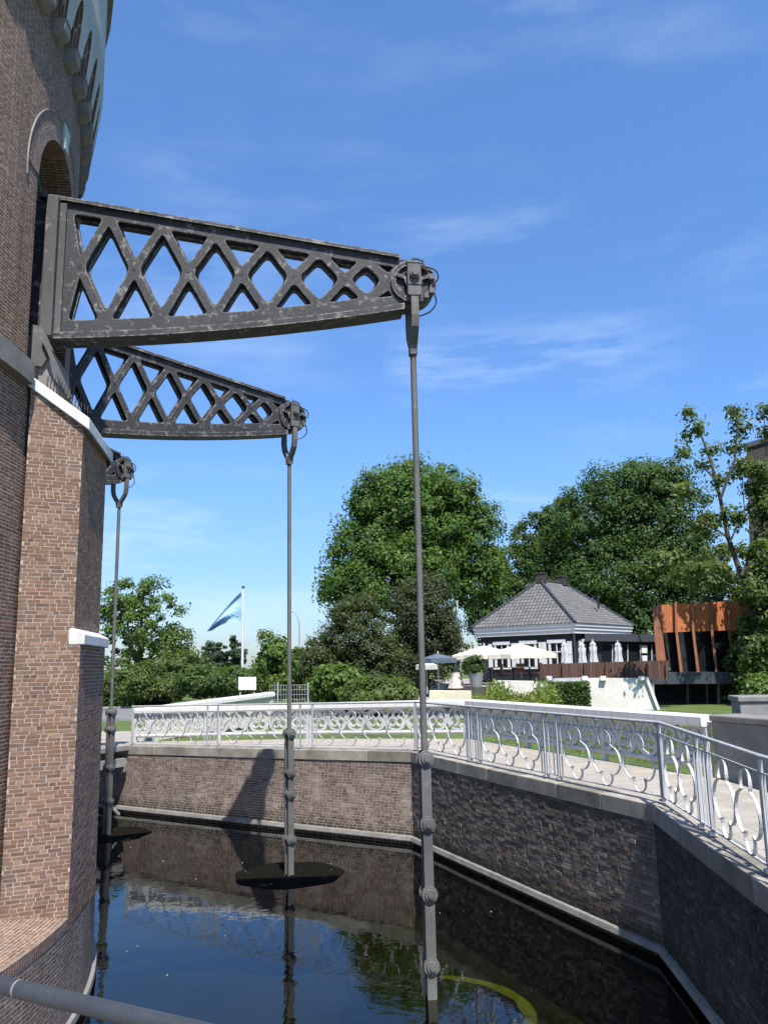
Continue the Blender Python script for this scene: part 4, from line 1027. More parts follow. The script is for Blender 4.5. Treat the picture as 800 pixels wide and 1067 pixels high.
def tree(name, label, cat, base, lobes, n, size, mat, trunk_r=.3, limbs=True, clump=.5, group=None, shell=.65, part='crown', extra=None):
    base = Vector(base); root = thing(name, label, cat, base[:], 0, group)
    pos, nr = crown(lobes, n, clump, shell=shell)
    keep = pos[:, 2] > base.z + .02
    leaf_mesh(part, pos[keep], nr[keep], size, mat, root, base[:])
    if trunk_r:
        cz = sum(l[0][2] * l[1][2] for l in lobes) / sum(l[1][2] for l in lobes); cx_ = sum(l[0][0] for l in lobes) / len(lobes); cy_ = sum(l[0][1] for l in lobes) / len(lobes)
        mb = MB(); fork = base.lerp(Vector((cx_, cy_, cz)), .55)
        pts = [base, base.lerp(fork, .3) + Vector((.05, 0, 0)), base.lerp(fork, .7) - Vector((.05, 0, 0)), fork, Vector((cx_, cy_, cz))]
        mb.tube(pts, [trunk_r * 1.3, trunk_r, trunk_r * .85, trunk_r * .7, trunk_r * .3], 10)
        if limbs:
            for l in lobes:
                c = Vector(l[0]); s_ = base.lerp(fork, random.uniform(.65, 1)); e = c + Vector(((random.random() - .5) * l[1][0], 0, l[1][2] * .4))
                md = s_.lerp(e, .5) + Vector((0, 0, -.1 * (e - s_).length)); mb.tube([s_, s_.lerp(md, .5), md, e], [trunk_r * .5, trunk_r * .42, trunk_r * .3, trunk_r * .1], 7)
        build('trunk', mb, M['bark'], root)
    return root
def lob(px, py, Y, rx, rz, ry=None, w=None):
    """lobe whose middle sits on a photo pixel; radii given in pixels"""
    c = at(px, py, Y); k = Y / F
    l = (c[:], (rx * k, (ry if ry else rx) * k, rz * k))
    return l + ((w,) if w else ())
gz = lambda px, Y: (at(px, 700, Y).x, Y, GZ)

tree('chestnut_tree', 'large domed dark green broadleaf tree in the centre behind the yew', 'tree', gz(440, 62),
     [lob(432, 545, 62, 62, 62), lob(385, 572, 61, 42, 40), lob(480, 560, 62, 42, 50), lob(440, 515, 62, 42, 34), lob(365, 615, 60, 28, 30), lob(492, 600, 61, 30, 30), lob(420, 600, 59, 55, 40), lob(345, 610, 61, 10, 14), lob(512, 588, 62, 13, 16), lob(400, 520, 61, 34, 28), lob(470, 520, 62, 32, 26)],
     95000, .25, M['lf_chestnut'], .45, clump=.62)
tree('yew_tree', 'dark brownish green yew bush, taller one right of the central rod', 'yew', gz(440, 44),
     [lob(440, 640, 44, 34, 40), lob(452, 672, 44, 26, 40), lob(420, 690, 44, 24, 35), lob(445, 615, 44, 20, 16), lob(465, 655, 44, 14, 22)], 34000, .13, M['lf_yew'], .25, clump=.35, limbs=False)
tree('cypress_bush', 'olive brown conifer bush left of the darker yew', 'conifer', gz(385, 42),
     [lob(375, 655, 42, 30, 36), lob(392, 690, 42, 30, 36), lob(350, 680, 42, 24, 28), lob(365, 640, 42, 18, 20), lob(335, 690, 42, 22, 24)], 32000, .125, M['lf_yewlit'], .2, clump=.33, limbs=False)
tree('lime_tree', 'mid green round tree behind the black house roof, left of the tallest crown', 'tree', gz(560, 80),
     [lob(565, 570, 80, 34, 38), lob(545, 610, 80, 36, 40), lob(520, 640, 78, 28, 34), lob(585, 545, 80, 26, 26), lob(505, 640, 79, 18, 26)], 36000, .28, M['lf_mid'], .35, clump=.6)
tree('plane_tree', 'big dense dark tree towering over the rust coloured pavilion', 'tree', gz(665, 72),
     [lob(660, 545, 72, 60, 58), lob(610, 555, 72, 40, 46), lob(700, 560, 71, 46, 60), lob(650, 510, 72, 44, 30), lob(690, 500, 72, 30, 24), lob(640, 610, 70, 60, 50), lob(720, 620, 70, 40, 50), lob(590, 600, 73, 34, 44), lob(675, 650, 69, 50, 30)],
     95000, .28, M['lf_dark'], .5, clump=.72)
tree('ash_tree', 'loose light green tree behind the left hedge, sky showing through its crown', 'tree', gz(137, 56),
     [lob(150, 640, 56, 40, 34), lob(125, 655, 56, 30, 36), lob(175, 665, 56, 26, 22), lob(150, 615, 56, 26, 16), lob(120, 625, 56, 18, 18), lob(160, 685, 56, 34, 18), lob(190, 680, 56, 14, 10)], 12000, .21, M['lf_light'], .3, clump=.42, shell=.5)
for px, py, Y, rx, rz, lab in ((222, 683, 130, 12, 14, 'left of two distant dark rounded poplars behind the shrubs'), (243, 682, 130, 11, 17, 'right one of two distant dark rounded poplars, beside the flagpole')):
    tree('poplar_tree', lab, 'tree', gz(px, Y), [lob(px, py, Y, rx, rz), lob(px, py + 12, Y, rx * 1.1, rz)], 7000, .36, M['lf_blue'], .3, False, .4, 'distant poplars')
# shrubs along the far bank
SH = [(135, 706, 52, 26, 16, 'lf_olive', 'olive green shrub mass at the foot of the ash tree'), (185, 700, 50, 30, 22, 'lf_olive', 'spreading olive shrub right of the ash tree'),
      (215, 711, 46, 26, 13, 'lf_mid', 'dark green shrub left of the flagpole foot'), (245, 710, 44, 22, 13, 'lf_mid', 'dark green shrub right behind the flagpole'),
      (282, 692, 45, 22, 30, 'lf_light', 'tall yellow green shrub rising behind the white board'), (318, 704, 44, 32, 26, 'lf_light', 'broad yellow green shrub behind the wire fence'),
      (350, 712, 40, 28, 15, 'lf_light', 'bright low shrub below the olive conifer'), (395, 722, 37, 34, 10, 'lf_olive', 'low pale hedge in front of the dark yew'), (160, 716, 49, 34, 10, 'lf_olive', 'low shrub along the road behind the ring parapet')]
for px, py, Y, rx, rz, mt_, lab in SH:
    tree('shrub', lab, 'shrub', gz(px, Y), [lob(px, py, Y, rx, rz), lob(px - rx * .5, py + rz * .4, Y, rx * .6, rz * .7), lob(px + rx * .5, py + rz * .35, Y, rx * .6, rz * .7), lob(px + rx * .2, py - rz * .5, Y, rx * .5, rz * .5)], 6500, .2, M[mt_], 0, clump=.35, group='shrubs on the far bank', part='foliage')
# clipped dark hedge beside the road
hd_ = thing('hedge', 'dark clipped hedge beside the road at the far left', 'hedge', (at(130, 700, 51).x, 51, GZ))
pos = np.stack([rng.uniform(-17.2, -13.2, 9000), rng.uniform(50.4, 51.6, 9000), rng.uniform(GZ, .92, 9000)], 1); leaf_mesh('foliage', pos, rng.normal(size=(9000, 3)) + np.array([0, -.4, .4]), .16, M['lf_dark'], hd_, hd_.location[:])
# distant belt of trees closing the horizon
lobes = []
for k in range(70):
    x = -190 + k * 6.2 + random.uniform(-2, 2); h_ = random.uniform(3.5, 7.0); lobes.append(((x, 210 + random.uniform(-12, 12), h_ * .5), (random.uniform(4, 7), 4, h_ * .6)))
pos, nr = crown(lobes, 26000, 1.0); tag(leaf_mesh('far_trees', pos, nr, .9, M['lf_mid']), 'low belt of woodland along the horizon', 'woodland', kind='stuff')

# near tree at the right edge
def px_tree():
    root = thing('maple_tree', 'sparse tree at the right edge with bare limbs and scattered leaf tufts', 'tree', gz(790, 38)); Y0 = 38
    mb = MB()
    br = [([(793, 738), (788, 690), (782, 640), (772, 600), (758, 560), (750, 520), (740, 480), (728, 448), (718, 432)], .26, .03),
          ([(782, 640), (765, 612), (735, 596), (695, 586)], .07, .015), ([(758, 560), (735, 545), (715, 535)], .06, .015), ([(750, 520), (765, 480), (768, 440), (764, 425)], .07, .02),
          ([(745, 500), (725, 480), (712, 470)], .04, .012), ([(772, 600), (790, 560), (800, 520), (797, 450), (795, 430)], .09, .02), ([(760, 565), (775, 530), (772, 490)], .05, .015), ([(786, 660), (805, 620), (815, 560)], .1, .03)]
    tips = []
    for pts, ra, rb in br:
        w_ = []
        for i, (x, y) in enumerate(pts):
            w_.append(at(x, y, Y0 + .25 * i * (1 if len(pts) % 2 else -1)))
        w_[0].z = max(w_[0].z, GZ)
        mb.tube(w_, [ra + (rb - ra) * (i / (len(pts) - 1)) ** .6 for i in range(len(pts))], 8)
    build('trunk', mb, M['bark'], root)
    tufts = [(718, 432, 8, 6), (728, 448, 8, 7), (716, 452, 6, 5), (712, 470, 8, 7), (740, 470, 9, 7), (764, 428, 9, 7), (770, 445, 10, 9), (766, 465, 9, 8), (772, 490, 10, 12), (752, 500, 9, 9), (735, 485, 8, 6), (795, 430, 8, 8), (798, 450, 7, 8),
             (715, 512, 12, 8), (735, 545, 18, 10), (760, 540, 14, 12), (790, 525, 16, 16), (800, 560, 20, 18), (765, 575, 22, 12), (735, 580, 22, 12), (715, 600, 20, 14), (750, 605, 26, 12), (790, 600, 20, 16), (770, 640, 16, 10), (800, 640, 16, 30), (775, 668, 14, 14), (790, 690, 18, 22), (800, 720, 12, 14), (778, 700, 8, 14), (790, 490, 10, 10)]
    tufts += [(792, 505, 16, 14), (805, 540, 18, 20), (795, 580, 22, 18), (785, 615, 18, 14), (800, 660, 18, 22), (788, 655, 14, 16), (798, 700, 16, 20), (782, 680, 10, 16), (812, 600, 16, 30), (790, 635, 16, 14), (776, 600, 14, 12), (760, 600, 16, 10), (735, 612, 16, 8)]
    lobes = [lob(x, y, (48 if x < 778 and y > 560 else Y0) + random.uniform(-.8, 1.0), rx, rz, w=rx * rz) for x, y, rx, rz in tufts]
    lobes += [lob(692, 584, 34.5, 18, 10, w=300), lob(676, 594, 34.8, 12, 8, w=150), lob(778, 652, 38.5, 9, 13, w=130), lob(778, 628, 38.5, 10, 10, w=120), lob(780, 677, 38.5, 8, 14, w=120), lob(750, 592, 37, 12, 7, w=100), lob(722, 592, 36, 12, 7, w=100)]
    pos, nr = crown(lobes, 24000, .32, shell=.3, per_=55); keep = pos[:, 2] > GZ; leaf_mesh('crown', pos[keep], nr[keep], .21, M['lf_olive'], root, root.location[:])
px_tree()
tree('shrub', 'yellow green shrub beside the right-hand abutment', 'shrub', gz(792, 26), [lob(792, 722, 26, 14, 12), lob(784, 730, 26, 10, 8)], 3500, .13, M['lf_light'], 0, clump=.25, group='shrubs on the far bank', part='foliage')
tree('shrub', 'dark bush under the sparse tree beside the pavilion', 'shrub', gz(778, 40), [lob(782, 700, 40, 22, 26), lob(772, 690, 41, 14, 34)], 7000, .2, M['lf_dark'], 0, clump=.35, group='shrubs on the far bank', part='foliage')

# ------------------------------------------------------------------ black house with hipped tiled roof
HF = Vector((10.4, 46, 0)); e1 = Vector((-5.2, 4.3, 0)); e2 = Vector((5.1, 6.4, 0)); l1, l2 = e1.length, e2.length; e1.normalize(); e2.normalize()
FZ = .95
hs_ = thing('timber_house', 'black timber house with grey hipped tiled roof and white shutters', 'house', (HF.x, HF.y, GZ))
H = lambda a, b_, z: HF + e1 * a + e2 * b_ + Vector((0, 0, z))
inn = .35; wz = 3.55
mb = MB(); mb.prism([H(inn, inn, GZ), H(l1 - inn, inn, GZ), H(l1 - inn, l2 - inn, GZ), H(inn, l2 - inn, GZ)], (0, 0, wz - GZ)); build('wall', mb, M['black_clad'], hs_)
mb = MB()
for z0, z1, o in ((3.42, 3.62, .12), (3.62, 3.82, .06), (3.82, 4.0, 0)):
    mb.prism([H(o, o, z0), H(l1 - o, o, z0), H(l1 - o, l2 - o, z0), H(o, l2 - o, z0)], (0, 0, z1 - z0 - .003))
build('eaves_board', mb, M['white'], hs_)
zr = 6.75; c1_, c2_ = l1 / 2, l2 / 2; ra_, rb_ = (c1_, c2_ - 1.55), (c1_, c2_ + 1.55)
m1 = MB(); ev = [(-.06, -.06), (l1 + .06, -.06), (l1 + .06, l2 + .06), (-.06, l2 + .06)]; zE = 4.0
def roof_face(pts, ex):
    p0_ = pts[0]; up_ = None
    uvs = []
    for p_ in pts:
        dlt = p_ - p0_; u_ = dlt.dot(ex); v_ = (dlt - ex * u_).length; uvs.append((u_, v_))
    m1.face(pts, uvs)
e_ = [H(a, b_, zE) for a, b_ in ev]; r1_, r2_ = H(*ra_, zr), H(*rb_, zr)
roof_face([e_[1], e_[0], r1_], -e1); roof_face([e_[0], e_[3], r2_, r1_], e2); roof_face([e_[3], e_[2], r2_], e1); roof_face([e_[2], e_[1], r1_, r2_], -e2)
m1.face([e_[0], e_[1], e_[2], e_[3]])
rf = build('roof', m1, M['tiles'], hs_)
mb = MB()
for a, b_ in ((e_[0], r1_), (e_[1], r1_), (r1_, r2_), (e_[3], r2_), (e_[2], r2_)): mb.tube([a + Vector((0, 0, .02)), b_ + Vector((0, 0, .03))], .09, 6)
build('ridge_tiles', mb, M['slate'], rf)
for bb in (c2_ - 1.45, c2_ + 1.35):
    mb = MB(); mb.box(H(c1_, bb, zr + .05), .5, .42, .7, e2, e1); mb.box(H(c1_, bb, zr + .44), .58, .5, .08, e2, e1); mb.box(H(c1_, bb, zr - .05), .6, .54, .12, e2, e1)
    build('chimney', mb, M['brick_dark'], rf)
mb = MB(); mb.tube([H(.9, 5.2, 5.0), H(.9, 5.2, 5.75)], .06, 8); mb.tube([H(.9, 5.2, 5.75), H(.9, 5.2, 5.85)], .11, 8); build('flue', mb, M['iron_dark'], rf)
mb = MB(); mb.tube([H(.2, .2, FZ), H(.2, .2, 3.45)], .055, 8); build('downpipe', mb, M['slate'], hs_)
def house_window(a, face, zc_, w_, h_, shut):
    """a = distance from the front corner along the face"""
    ex, n_ = (e1, -e2) if face == 1 else (e2, -e1)
    c = (H(a, inn, zc_) if face == 1 else H(inn, a, zc_))
    mb = MB(); t_ = .13
    for s_ in (-1, 1): mb.box(c + ex * s_ * (w_ / 2 - t_ / 2) + n_ * .03, t_, .12, h_, ex, n_)
    mb.box(c + Vector((0, 0, h_ / 2 - .09)) + n_ * .04, w_ + .14, .14, .2, ex, n_); mb.box(c - Vector((0, 0, h_ / 2 - .06)) + n_ * .05, w_ + .16, .2, .12, ex, n_)
    fr_ = build('window', mb, M['white'], hs_)
    mb = MB(); mb.box(c + n_ * .01, w_ - .2, .04, h_ - .2, ex, n_); build('pane', mb, M['glass'], fr_)
    mb = MB(); mb.box(c + n_ * .045, .05, .05, h_ - .2, ex, n_); mb.box(c + n_ * .046 + Vector((0, 0, .12)), w_ - .2, .05, .06, ex, n_); build('glazing_bars', mb, M['white'], fr_)
    for s_ in shut:
        mb = MB(); cc = c + ex * s_ * (w_ / 2 + .30) + n_ * .05
        mb.box(cc, .28, .05, h_ - .2, ex, n_); mb.box(cc + n_ * .03 + Vector((0, 0, .02)), .28, .02, .12, ex, n_); build('shutter', mb, M['white'], hs_)
for a, sh in ((1.35, (-1, 1)), (3.15, (-1, 1)), (4.95, (-1, 1))): house_window(a, 1, FZ + 1.36, 1.0, 1.6, sh)
for a, sh in ((1.9, (-1, 1)), (4.4, (-1, 1))): house_window(a, 2, FZ + 1.36, .95, 1.6, sh)
mb = MB(); mb.box(H(l1 - .95, inn - .02, FZ + 1.1), .9, .06, 2.2, e1, e2); build('door', mb, M['dark_wood'], hs_)
# flat roofed wing
wg = thing('house_wing', 'low flat roofed dark wing between the house and the rust coloured pavilion', 'building', (14.2, 46, GZ))
def prism_px(mb_, pts, Y, dep):
    P_ = [at(x, y, Y) for x, y in pts]; mx = sum(q.x for q in P_) / len(P_)
    mb_.prism(P_, (dep * mx / Y, dep, 0))
mb = MB(); prism_px(mb, [(612, 664), (696, 664), (696, 740), (612, 738)], 46.5, 5); build('wall', mb, M['black_clad'], wg)
mb = MB(); prism_px(mb, [(609, 660), (699, 661), (699, 669), (609, 668)], 46.1, 5.8); build('flat_roof', mb, M['slate'], wg)
for x0, x1 in ((627, 637), (640, 653), (655, 666), (668, 678)):
    mb = MB(); prism_px(mb, [(x0, 673), (x1, 673), (x1, 704), (x0, 704)], 46.42, .05); fr_ = build('window', mb, M['glass'], wg)
    mb = MB(); prism_px(mb, [(x1 + .2, 671.5), (x1 + 1.3, 671.5), (x1 + 1.3, 704), (x1 + .2, 704)], 46.36, .1); build('frame', mb, M['rail_grey'], fr_)
for y0 in (672.5, 683):
    mb = MB(); prism_px(mb, [(668, y0), (674, y0), (674, y0 + 8), (668, y0 + 8)], 46.3, .05); build('shutter', mb, M['white'], wg)

# terrace slab with white retaining walls
mb = MB(); mb.prism([(4.7, 38.5, GZ - .1), (9.3, 37.8, GZ - .1), (11.75, 37.3, GZ - .1), (12.3, 40.5, GZ - .1), (14, 47, GZ - .1), (18, 60, GZ - .1), (3.0, 60, GZ - .1), (3.2, 44, GZ - .1)], (0, 0, .92 - GZ)); tag(build('terrace', mb, M['paving']), kind='structure')
def pxwall(name, label, cat, pts, Y, dep, mat, bevel=.02):
    mb = MB(); prism_px(mb, pts, Y, dep); c = at(pts[0][0], pts[0][1], Y)
    return tag(build(name, mb, mat, bevel=bevel), label, cat)
pxwall('retaining_wall', 'low white rendered wall in front of the cafe umbrellas', 'wall', [(514, 709), (578, 710), (578, 742), (514, 741)], 38.0, .3, M['render_white'])
rw = thing('retaining_wall', 'white wall dappled by tree shade below the brown plank fence', 'wall', at(640, 740, 36.9)[:])
mb = MB(); prism_px(mb, [(611, 706.5), (673, 706.5), (687, 745), (611, 744)], 36.9, .35); build('face', mb, M['render_white'], rw)
mb = MB(); prism_px(mb, [(671.5, 705.5), (674.5, 705.5), (689.5, 745), (686.5, 745)], 36.75, .6); build('edge_strip', mb, M['white'], rw)
mb = MB(); prism_px(mb, [(576, 707), (612, 706), (612, 744), (576, 743)], 37.2, .35); build('recess', mb, M['white_worn'], rw)
for x in (572, 609, 628, 668):
    mb = MB(); prism_px(mb, [(x - 3, 704.6), (x + 3, 704.6), (x + 3, 709), (x - 3, 709)], 36.7, .5); tag(build('wall_block', mb, M['stone_white']), {572: 'leftmost', 609: 'second', 628: 'third', 668: 'rightmost'}[x] + ' of the pale stone blocks at the foot of the brown fence', 'stone block', 'pale blocks along the terrace fence')
# clipped hedge block
hg = thing('hedge', 'clipped dark hedge block against the white wall below the terrace', 'hedge', gz(592, 36))
c0, c1v = at(571, 711, 36.2), at(613, 736, 36.2)
pos = np.stack([rng.uniform(c0.x, c1v.x, 7000), rng.uniform(35.6, 36.6, 7000), rng.uniform(GZ, c0.z, 7000)], 1); leaf_mesh('foliage', pos, rng.normal(size=(7000, 3)) + np.array([0, -.5, .3]), .11, M['lf_mid'], hg, hg.location[:])
# brown plank fence
fn = thing('plank_fence', 'brown vertical plank fence along the terrace edge', 'fence', at(563, 708, 38)[:])
mb = MB(); prism_px(mb, [(562, 692), (631, 690), (631, 706.5), (562, 707.5)], 37.9, .06); build('boards', mb, M['fence_wood'], fn)
mb = MB(); prism_px(mb, [(631.3, 690), (696, 688), (696, 707), (631.3, 706.5)], 37.9, .06); build('boards', mb, M['fence_wood'], fn)
for x in (563, 586, 609, 631, 652, 674, 694):
    mb = MB(); prism_px(mb, [(x - .9, 690.2), (x + .9, 690.2), (x + .9, 708), (x - .9, 708)], 37.75, .12); build('post', mb, M['fence_wood'], fn)

# rust coloured pavilion
pv = thing('pavilion', 'rust coloured steel pavilion with leaning fins and dark glass on a grey slab', 'building', at(730, 720, 40)[:])
mb = MB(); prism_px(mb, [(690, 655), (786, 655), (792, 700), (698, 700)], 41.1, 7); build('glass_front', mb, M['glass'], pv)
fx = [687.5, 703.5, 721, 740.5, 758.5, 778]
for k in range(5):
    x0, x1 = fx[k], fx[k + 1]
    mb = MB(); prism_px(mb, [(x0 + .3, 630.5 - k), (x1 - .3, 629.5 - k), (x1 + .6, 658.5 - k * .6), (x0 + 1.2, 659.5 - k * .6)], 40.75, .25); build('rust_panel', mb, M['corten'], pv, bevel=.01)
for k in range(6):
    x = fx[k]
    mb = MB(); prism_px(mb, [(x - 1.2, 628.5 - k), (x + 1.0, 628.5 - k), (x + 2.2, 659), (x + 7.6, 700.5), (x + 4.4, 700.5), (x - .4, 659)], 40.5, .45); build('fin', mb, M['corten_lo'], pv, bevel=.01)
mb = MB(); prism_px(mb, [(679.5, 632.5), (686.5, 630), (688.5, 660), (694, 700.5), (684.5, 700.5), (681.5, 665)], 40.4, 1.2); build('end_column', mb, M['corten_lo'], pv, bevel=.02)
mb = MB(); prism_px(mb, [(672, 701), (790, 700), (790, 712), (675, 713)], 39.6, 8); build('floor_slab', mb, M['slate'], pv)
mb = MB(); prism_px(mb, [(675, 713.2), (792, 712.2), (792, 745), (675, 745)], 43.5, 3); build('undercroft', mb, M['dark_wood'], pv)
for x in (716, 736, 748, 770):
    mb = MB(); prism_px(mb, [(x - 1.3, 712.5), (x + 1.3, 712.5), (x + 1.6, 745), (x - 1.0, 745)], 40.6, .25); build('column', mb, M['slate'] if x != 748 else M['concrete'], pv)
mb = MB(); prism_px(mb, [(752, 714), (768, 714), (768, 744), (752, 744)], 42.6, .05); build('door_glass', mb, M['glass'], pv)
mb = MB(); prism_px(mb, [(691, 632), (785, 627), (785, 640), (691, 640)], 41.2, 6.6); build('roof', mb, M['slate'], pv)
# brown brick tower block behind the right tree
ob = thing('office_block', 'dark brown brick block rising behind the sparse tree at the right edge', 'building', at(800, 700, 60)[:])
mb = MB(); prism_px(mb, [(777, 466), (860, 440), (866, 740), (786, 740)], 60, 12); build('wall', mb, M['brick_dark'], ob)
mb = MB(); prism_px(mb, [(776, 462), (861, 436), (861, 441), (776, 467)], 59.8, 12.4); build('parapet', mb, M['slate'], ob)

# ------------------------------------------------------------------ terrace furniture
def umbrella(label, px, py, wpx, Y, mat, group, hpx=10, floor_=.92):
    c = at(px, py, Y); r_ = wpx / 2 * Y / F; hh = hpx * Y / F
    root = thing('parasol', label, 'parasol', (c.x, Y, floor_), 0, group); n_ = 8
    rim = [(c.x + r_ * cos(2 * pi * k / n_ + .39), Y + r_ * sin(2 * pi * k / n_ + .39), c.z - hh) for k in range(n_)]
    mb = MB(); apex = Vector((c.x, Y, c.z))
    for k in range(n_):
        a, b_ = Vector(rim[k]), Vector(rim[(k + 1) % n_]); mid = (a + b_) / 2; mid += (apex - mid) * .05
        mb.face([apex, a, mid]); mb.face([apex, mid, b_])
        dz = Vector((0, 0, -.22)); mb.face([a, a + dz, mid + dz, mid]); mb.face([mid, mid + dz, b_ + dz, b_])
    cn = build('canopy', mb, mat, root)
    sd = cn.modifiers.new('Solid', 'SOLIDIFY'); sd.thickness = .015
    mb = MB(); mb.tube([(c.x, Y, floor_), (c.x, Y, c.z + .12)], .035, 8); build('pole', mb, M['white_worn'], root)
    mb = MB()
    for k in range(n_): mb.tube([(c.x, Y, c.z - .06), Vector(rim[k]) + Vector((0, 0, -.03))], .012, 4)
    build('ribs', mb, M['white_worn'], root)
    mb = MB(); mb.box((c.x, Y, floor_ + .05), .7, .7, .1); build('base', mb, M['slate'], root)
umbrella('left open cream parasol shading the cafe terrace', 504, 672.5, 74, 43.0, M['canvas'], 'open cream parasols', 10)
umbrella('right open cream parasol, in front of the white framed house windows', 541, 670.5, 74, 41.5, M['canvas'], 'open cream parasols', 11)
umbrella('dark blue grey parasol at the edge of the yew', 456, 681, 40, 40.0, M['canvas_blue'], None, 5, .35)
umbrella('small white parasol low behind the nearest rod beside the yew', 444, 688.0, 24, 42.0, M['canvas_white'], None, 5, .35)
def closed_umbrella(label, px, y0, y1, Y):
    a, b_ = at(px, y0, Y), at(px, y1, Y); b_.x = a.x
    root = thing('closed_parasol', label, 'parasol', (a.x, Y, .92), 0, 'folded white parasols'); hgt = a.z - b_.z
    mb = MB(); rows = []
    for t, r_ in ((0, .03), (.06, .12), (.14, .22), (.2, .17), (.3, .26), (.55, .22), (.8, .26), (1.0, .30)):
        r_ *= .62; rows.append([(a.x + r_ * (1 + .22 * cos(4 * an)) * cos(an), Y + r_ * (1 + .22 * cos(4 * an)) * sin(an), a.z - hgt * t) for an in np.linspace(0, 2 * pi, 25)[:-1]])
    mb.grid(rows, True, True); build('canopy', mb, M['canvas_white'], root)
    mb = MB(); mb.tube([(a.x, Y, .92), (a.x, Y, a.z + .1)], .03, 8); build('pole', mb, M['white_worn'], root)
for px, y0, y1, Y, lab in ((587.5, 669, 692, 40.5, 'leftmost folded white parasol beside the house corner'), (605.5, 669.5, 691, 40.8, 'folded white parasol just right of the corner downpipe'), (617, 668, 690, 41.2, 'folded white parasol third from left behind the fence'), (643, 669, 690, 41.0, 'rightmost folded parasol, greyish in the tree shade')): closed_umbrella(lab, px, y0, y1, Y)
# white pole by the terrace
c = at(481, 716, 45); mb = MB(); mb.tube([(c.x, 45, .5), (c.x - .1, 45, 5.2)], .05, 8); mb.disc((c.x - .1, 45, 5.2), (0, 0, 1), .07, .05); tag(build('white_pole', mb, M['white']), 'plain white pole standing left of the black house', 'pole')
# lower terrace, low stone edging, draped table, planter
mb = MB(); mb.prism([(1.6, 34.3, GZ - .05), (4.6, 34.0, GZ - .05), (5.6, 38.5, GZ - .05), (4.6, 44, GZ - .05), (0.4, 46, GZ - .05)], (0, 0, .36 - GZ + .05)); tag(build('lower_terrace', mb, M['paving']), kind='structure')
pxwall('garden_wall', 'low yellowish stone edging wall below the draped table', 'wall', [(447, 719.5), (491, 720), (491, 731), (447, 731)], 33.6, .4, M['cream'])
dt = thing('draped_table', 'standing table draped with pale pink cloth beside the planter', 'table', at(476, 716, 38)[:])
c = at(475, 700, 38); z0, z1 = at(475, 717, 38).z, c.z; mb = MB(); rows = []
for t in np.linspace(0, 1, 8):
    r_ = .15 + .23 * t ** 1.2; rows.append([(c.x + r_ * (1 + .10 * t * cos(9 * an)) * cos(an), 38 + r_ * (1 + .10 * t * cos(9 * an)) * sin(an), z1 + (z0 - z1) * t) for an in np.linspace(0, 2 * pi, 37)[:-1]])
mb.grid(rows, True, True); mb.face(rows[0]); build('cloth', mb, M['pink_cloth'], dt)
mb = MB(); mb.disc((c.x, 38, z1 + .002), (0, 0, 1), .18, .05, 18); mb.tube([(c.x, 38, z1 + .05), (c.x, 38, z1 + .3)], [.12, .10], 12); build('top', mb, M['dark_wood'], dt)
pl = thing('planter', 'round grey planter with a bushy green plant beside the draped table', 'planter', at(496, 716, 37.5)[:])
c = at(496, 716, 37.5); mb = MB(); mb.tube([c, c + Vector((0, 0, .1)), c + Vector((0, 0, .52)), c + Vector((0, 0, .6))], [.22, .25, .33, .35], 18); build('pot', mb, M['pot'], pl)
pos, nr = crown([((c.x, c.y, c.z + .95), (.5, .45, .42)), ((c.x - .2, c.y, c.z + .8), (.35, .35, .25))], 1800, .14, shell=.4); leaf_mesh('foliage', pos, nr, .11, M['lf_mid'], pl, c[:])
# cafe tables and chairs, small and mostly hidden
def cafe_table(label, px, Y, fz):
    c = at(px, 690, Y); root = thing('cafe_table', label, 'table', (c.x, Y, fz), 0, 'cafe tables under the parasols')
    mb = MB(); mb.disc((c.x, Y, fz + .72), (0, 0, 1), .45, .04, 20); build('table_top', mb, M['white_worn'], root)
    mb = MB(); mb.tube([(c.x, Y, fz), (c.x, Y, fz + .72)], .04, 8); mb.disc((c.x, Y, fz), (0, 0, 1), .25, .03, 14); build('leg', mb, M['iron_dark'], root)
cafe_table('cafe table under the left cream parasol', 510, 42.5, .92); cafe_table('cafe table under the right cream parasol, left of its pole', 534, 41.0, .92); cafe_table('cafe table right of the right cream parasol pole', 551, 40.8, .92)
def cafe_chair(label, px, Y, fz, rz):
    c = at(px, 690, Y); root = thing('cafe_chair', label, 'chair', (c.x, Y, fz), rz, 'cafe chairs on the terrace')
    mb = MB(); mb.box((0, 0, .45), .42, .42, .04); build('seat', mb, M['corten_lo'], root, local=True)
    mb = MB(); mb.box((0, .2, .72), .42, .03, .4); build('backrest', mb, M['corten_lo'], root, local=True)
    for x in (-.18, .18):
        for y in (-.18, .18):
            mb = MB(); mb.bar((x, y, 0), (x, y, .45), .03, .03, (0, 1, 0)); build('leg', mb, M['iron_dark'], root, local=True)
for px, Y, rz, lab in ((503, 42.2, 1.2, 'chair left of the table under the left parasol'), (518, 42.4, -1.4, 'chair right of the table under the left parasol'), (527, 41.0, 1.4, 'chair left of the table under the right parasol'), (543, 40.7, .2, 'chair between the two tables under the right parasol'), (558, 40.6, -1.3, 'rightmost cafe chair, near the brown fence end')): cafe_chair(lab, px, Y, .92, rz)
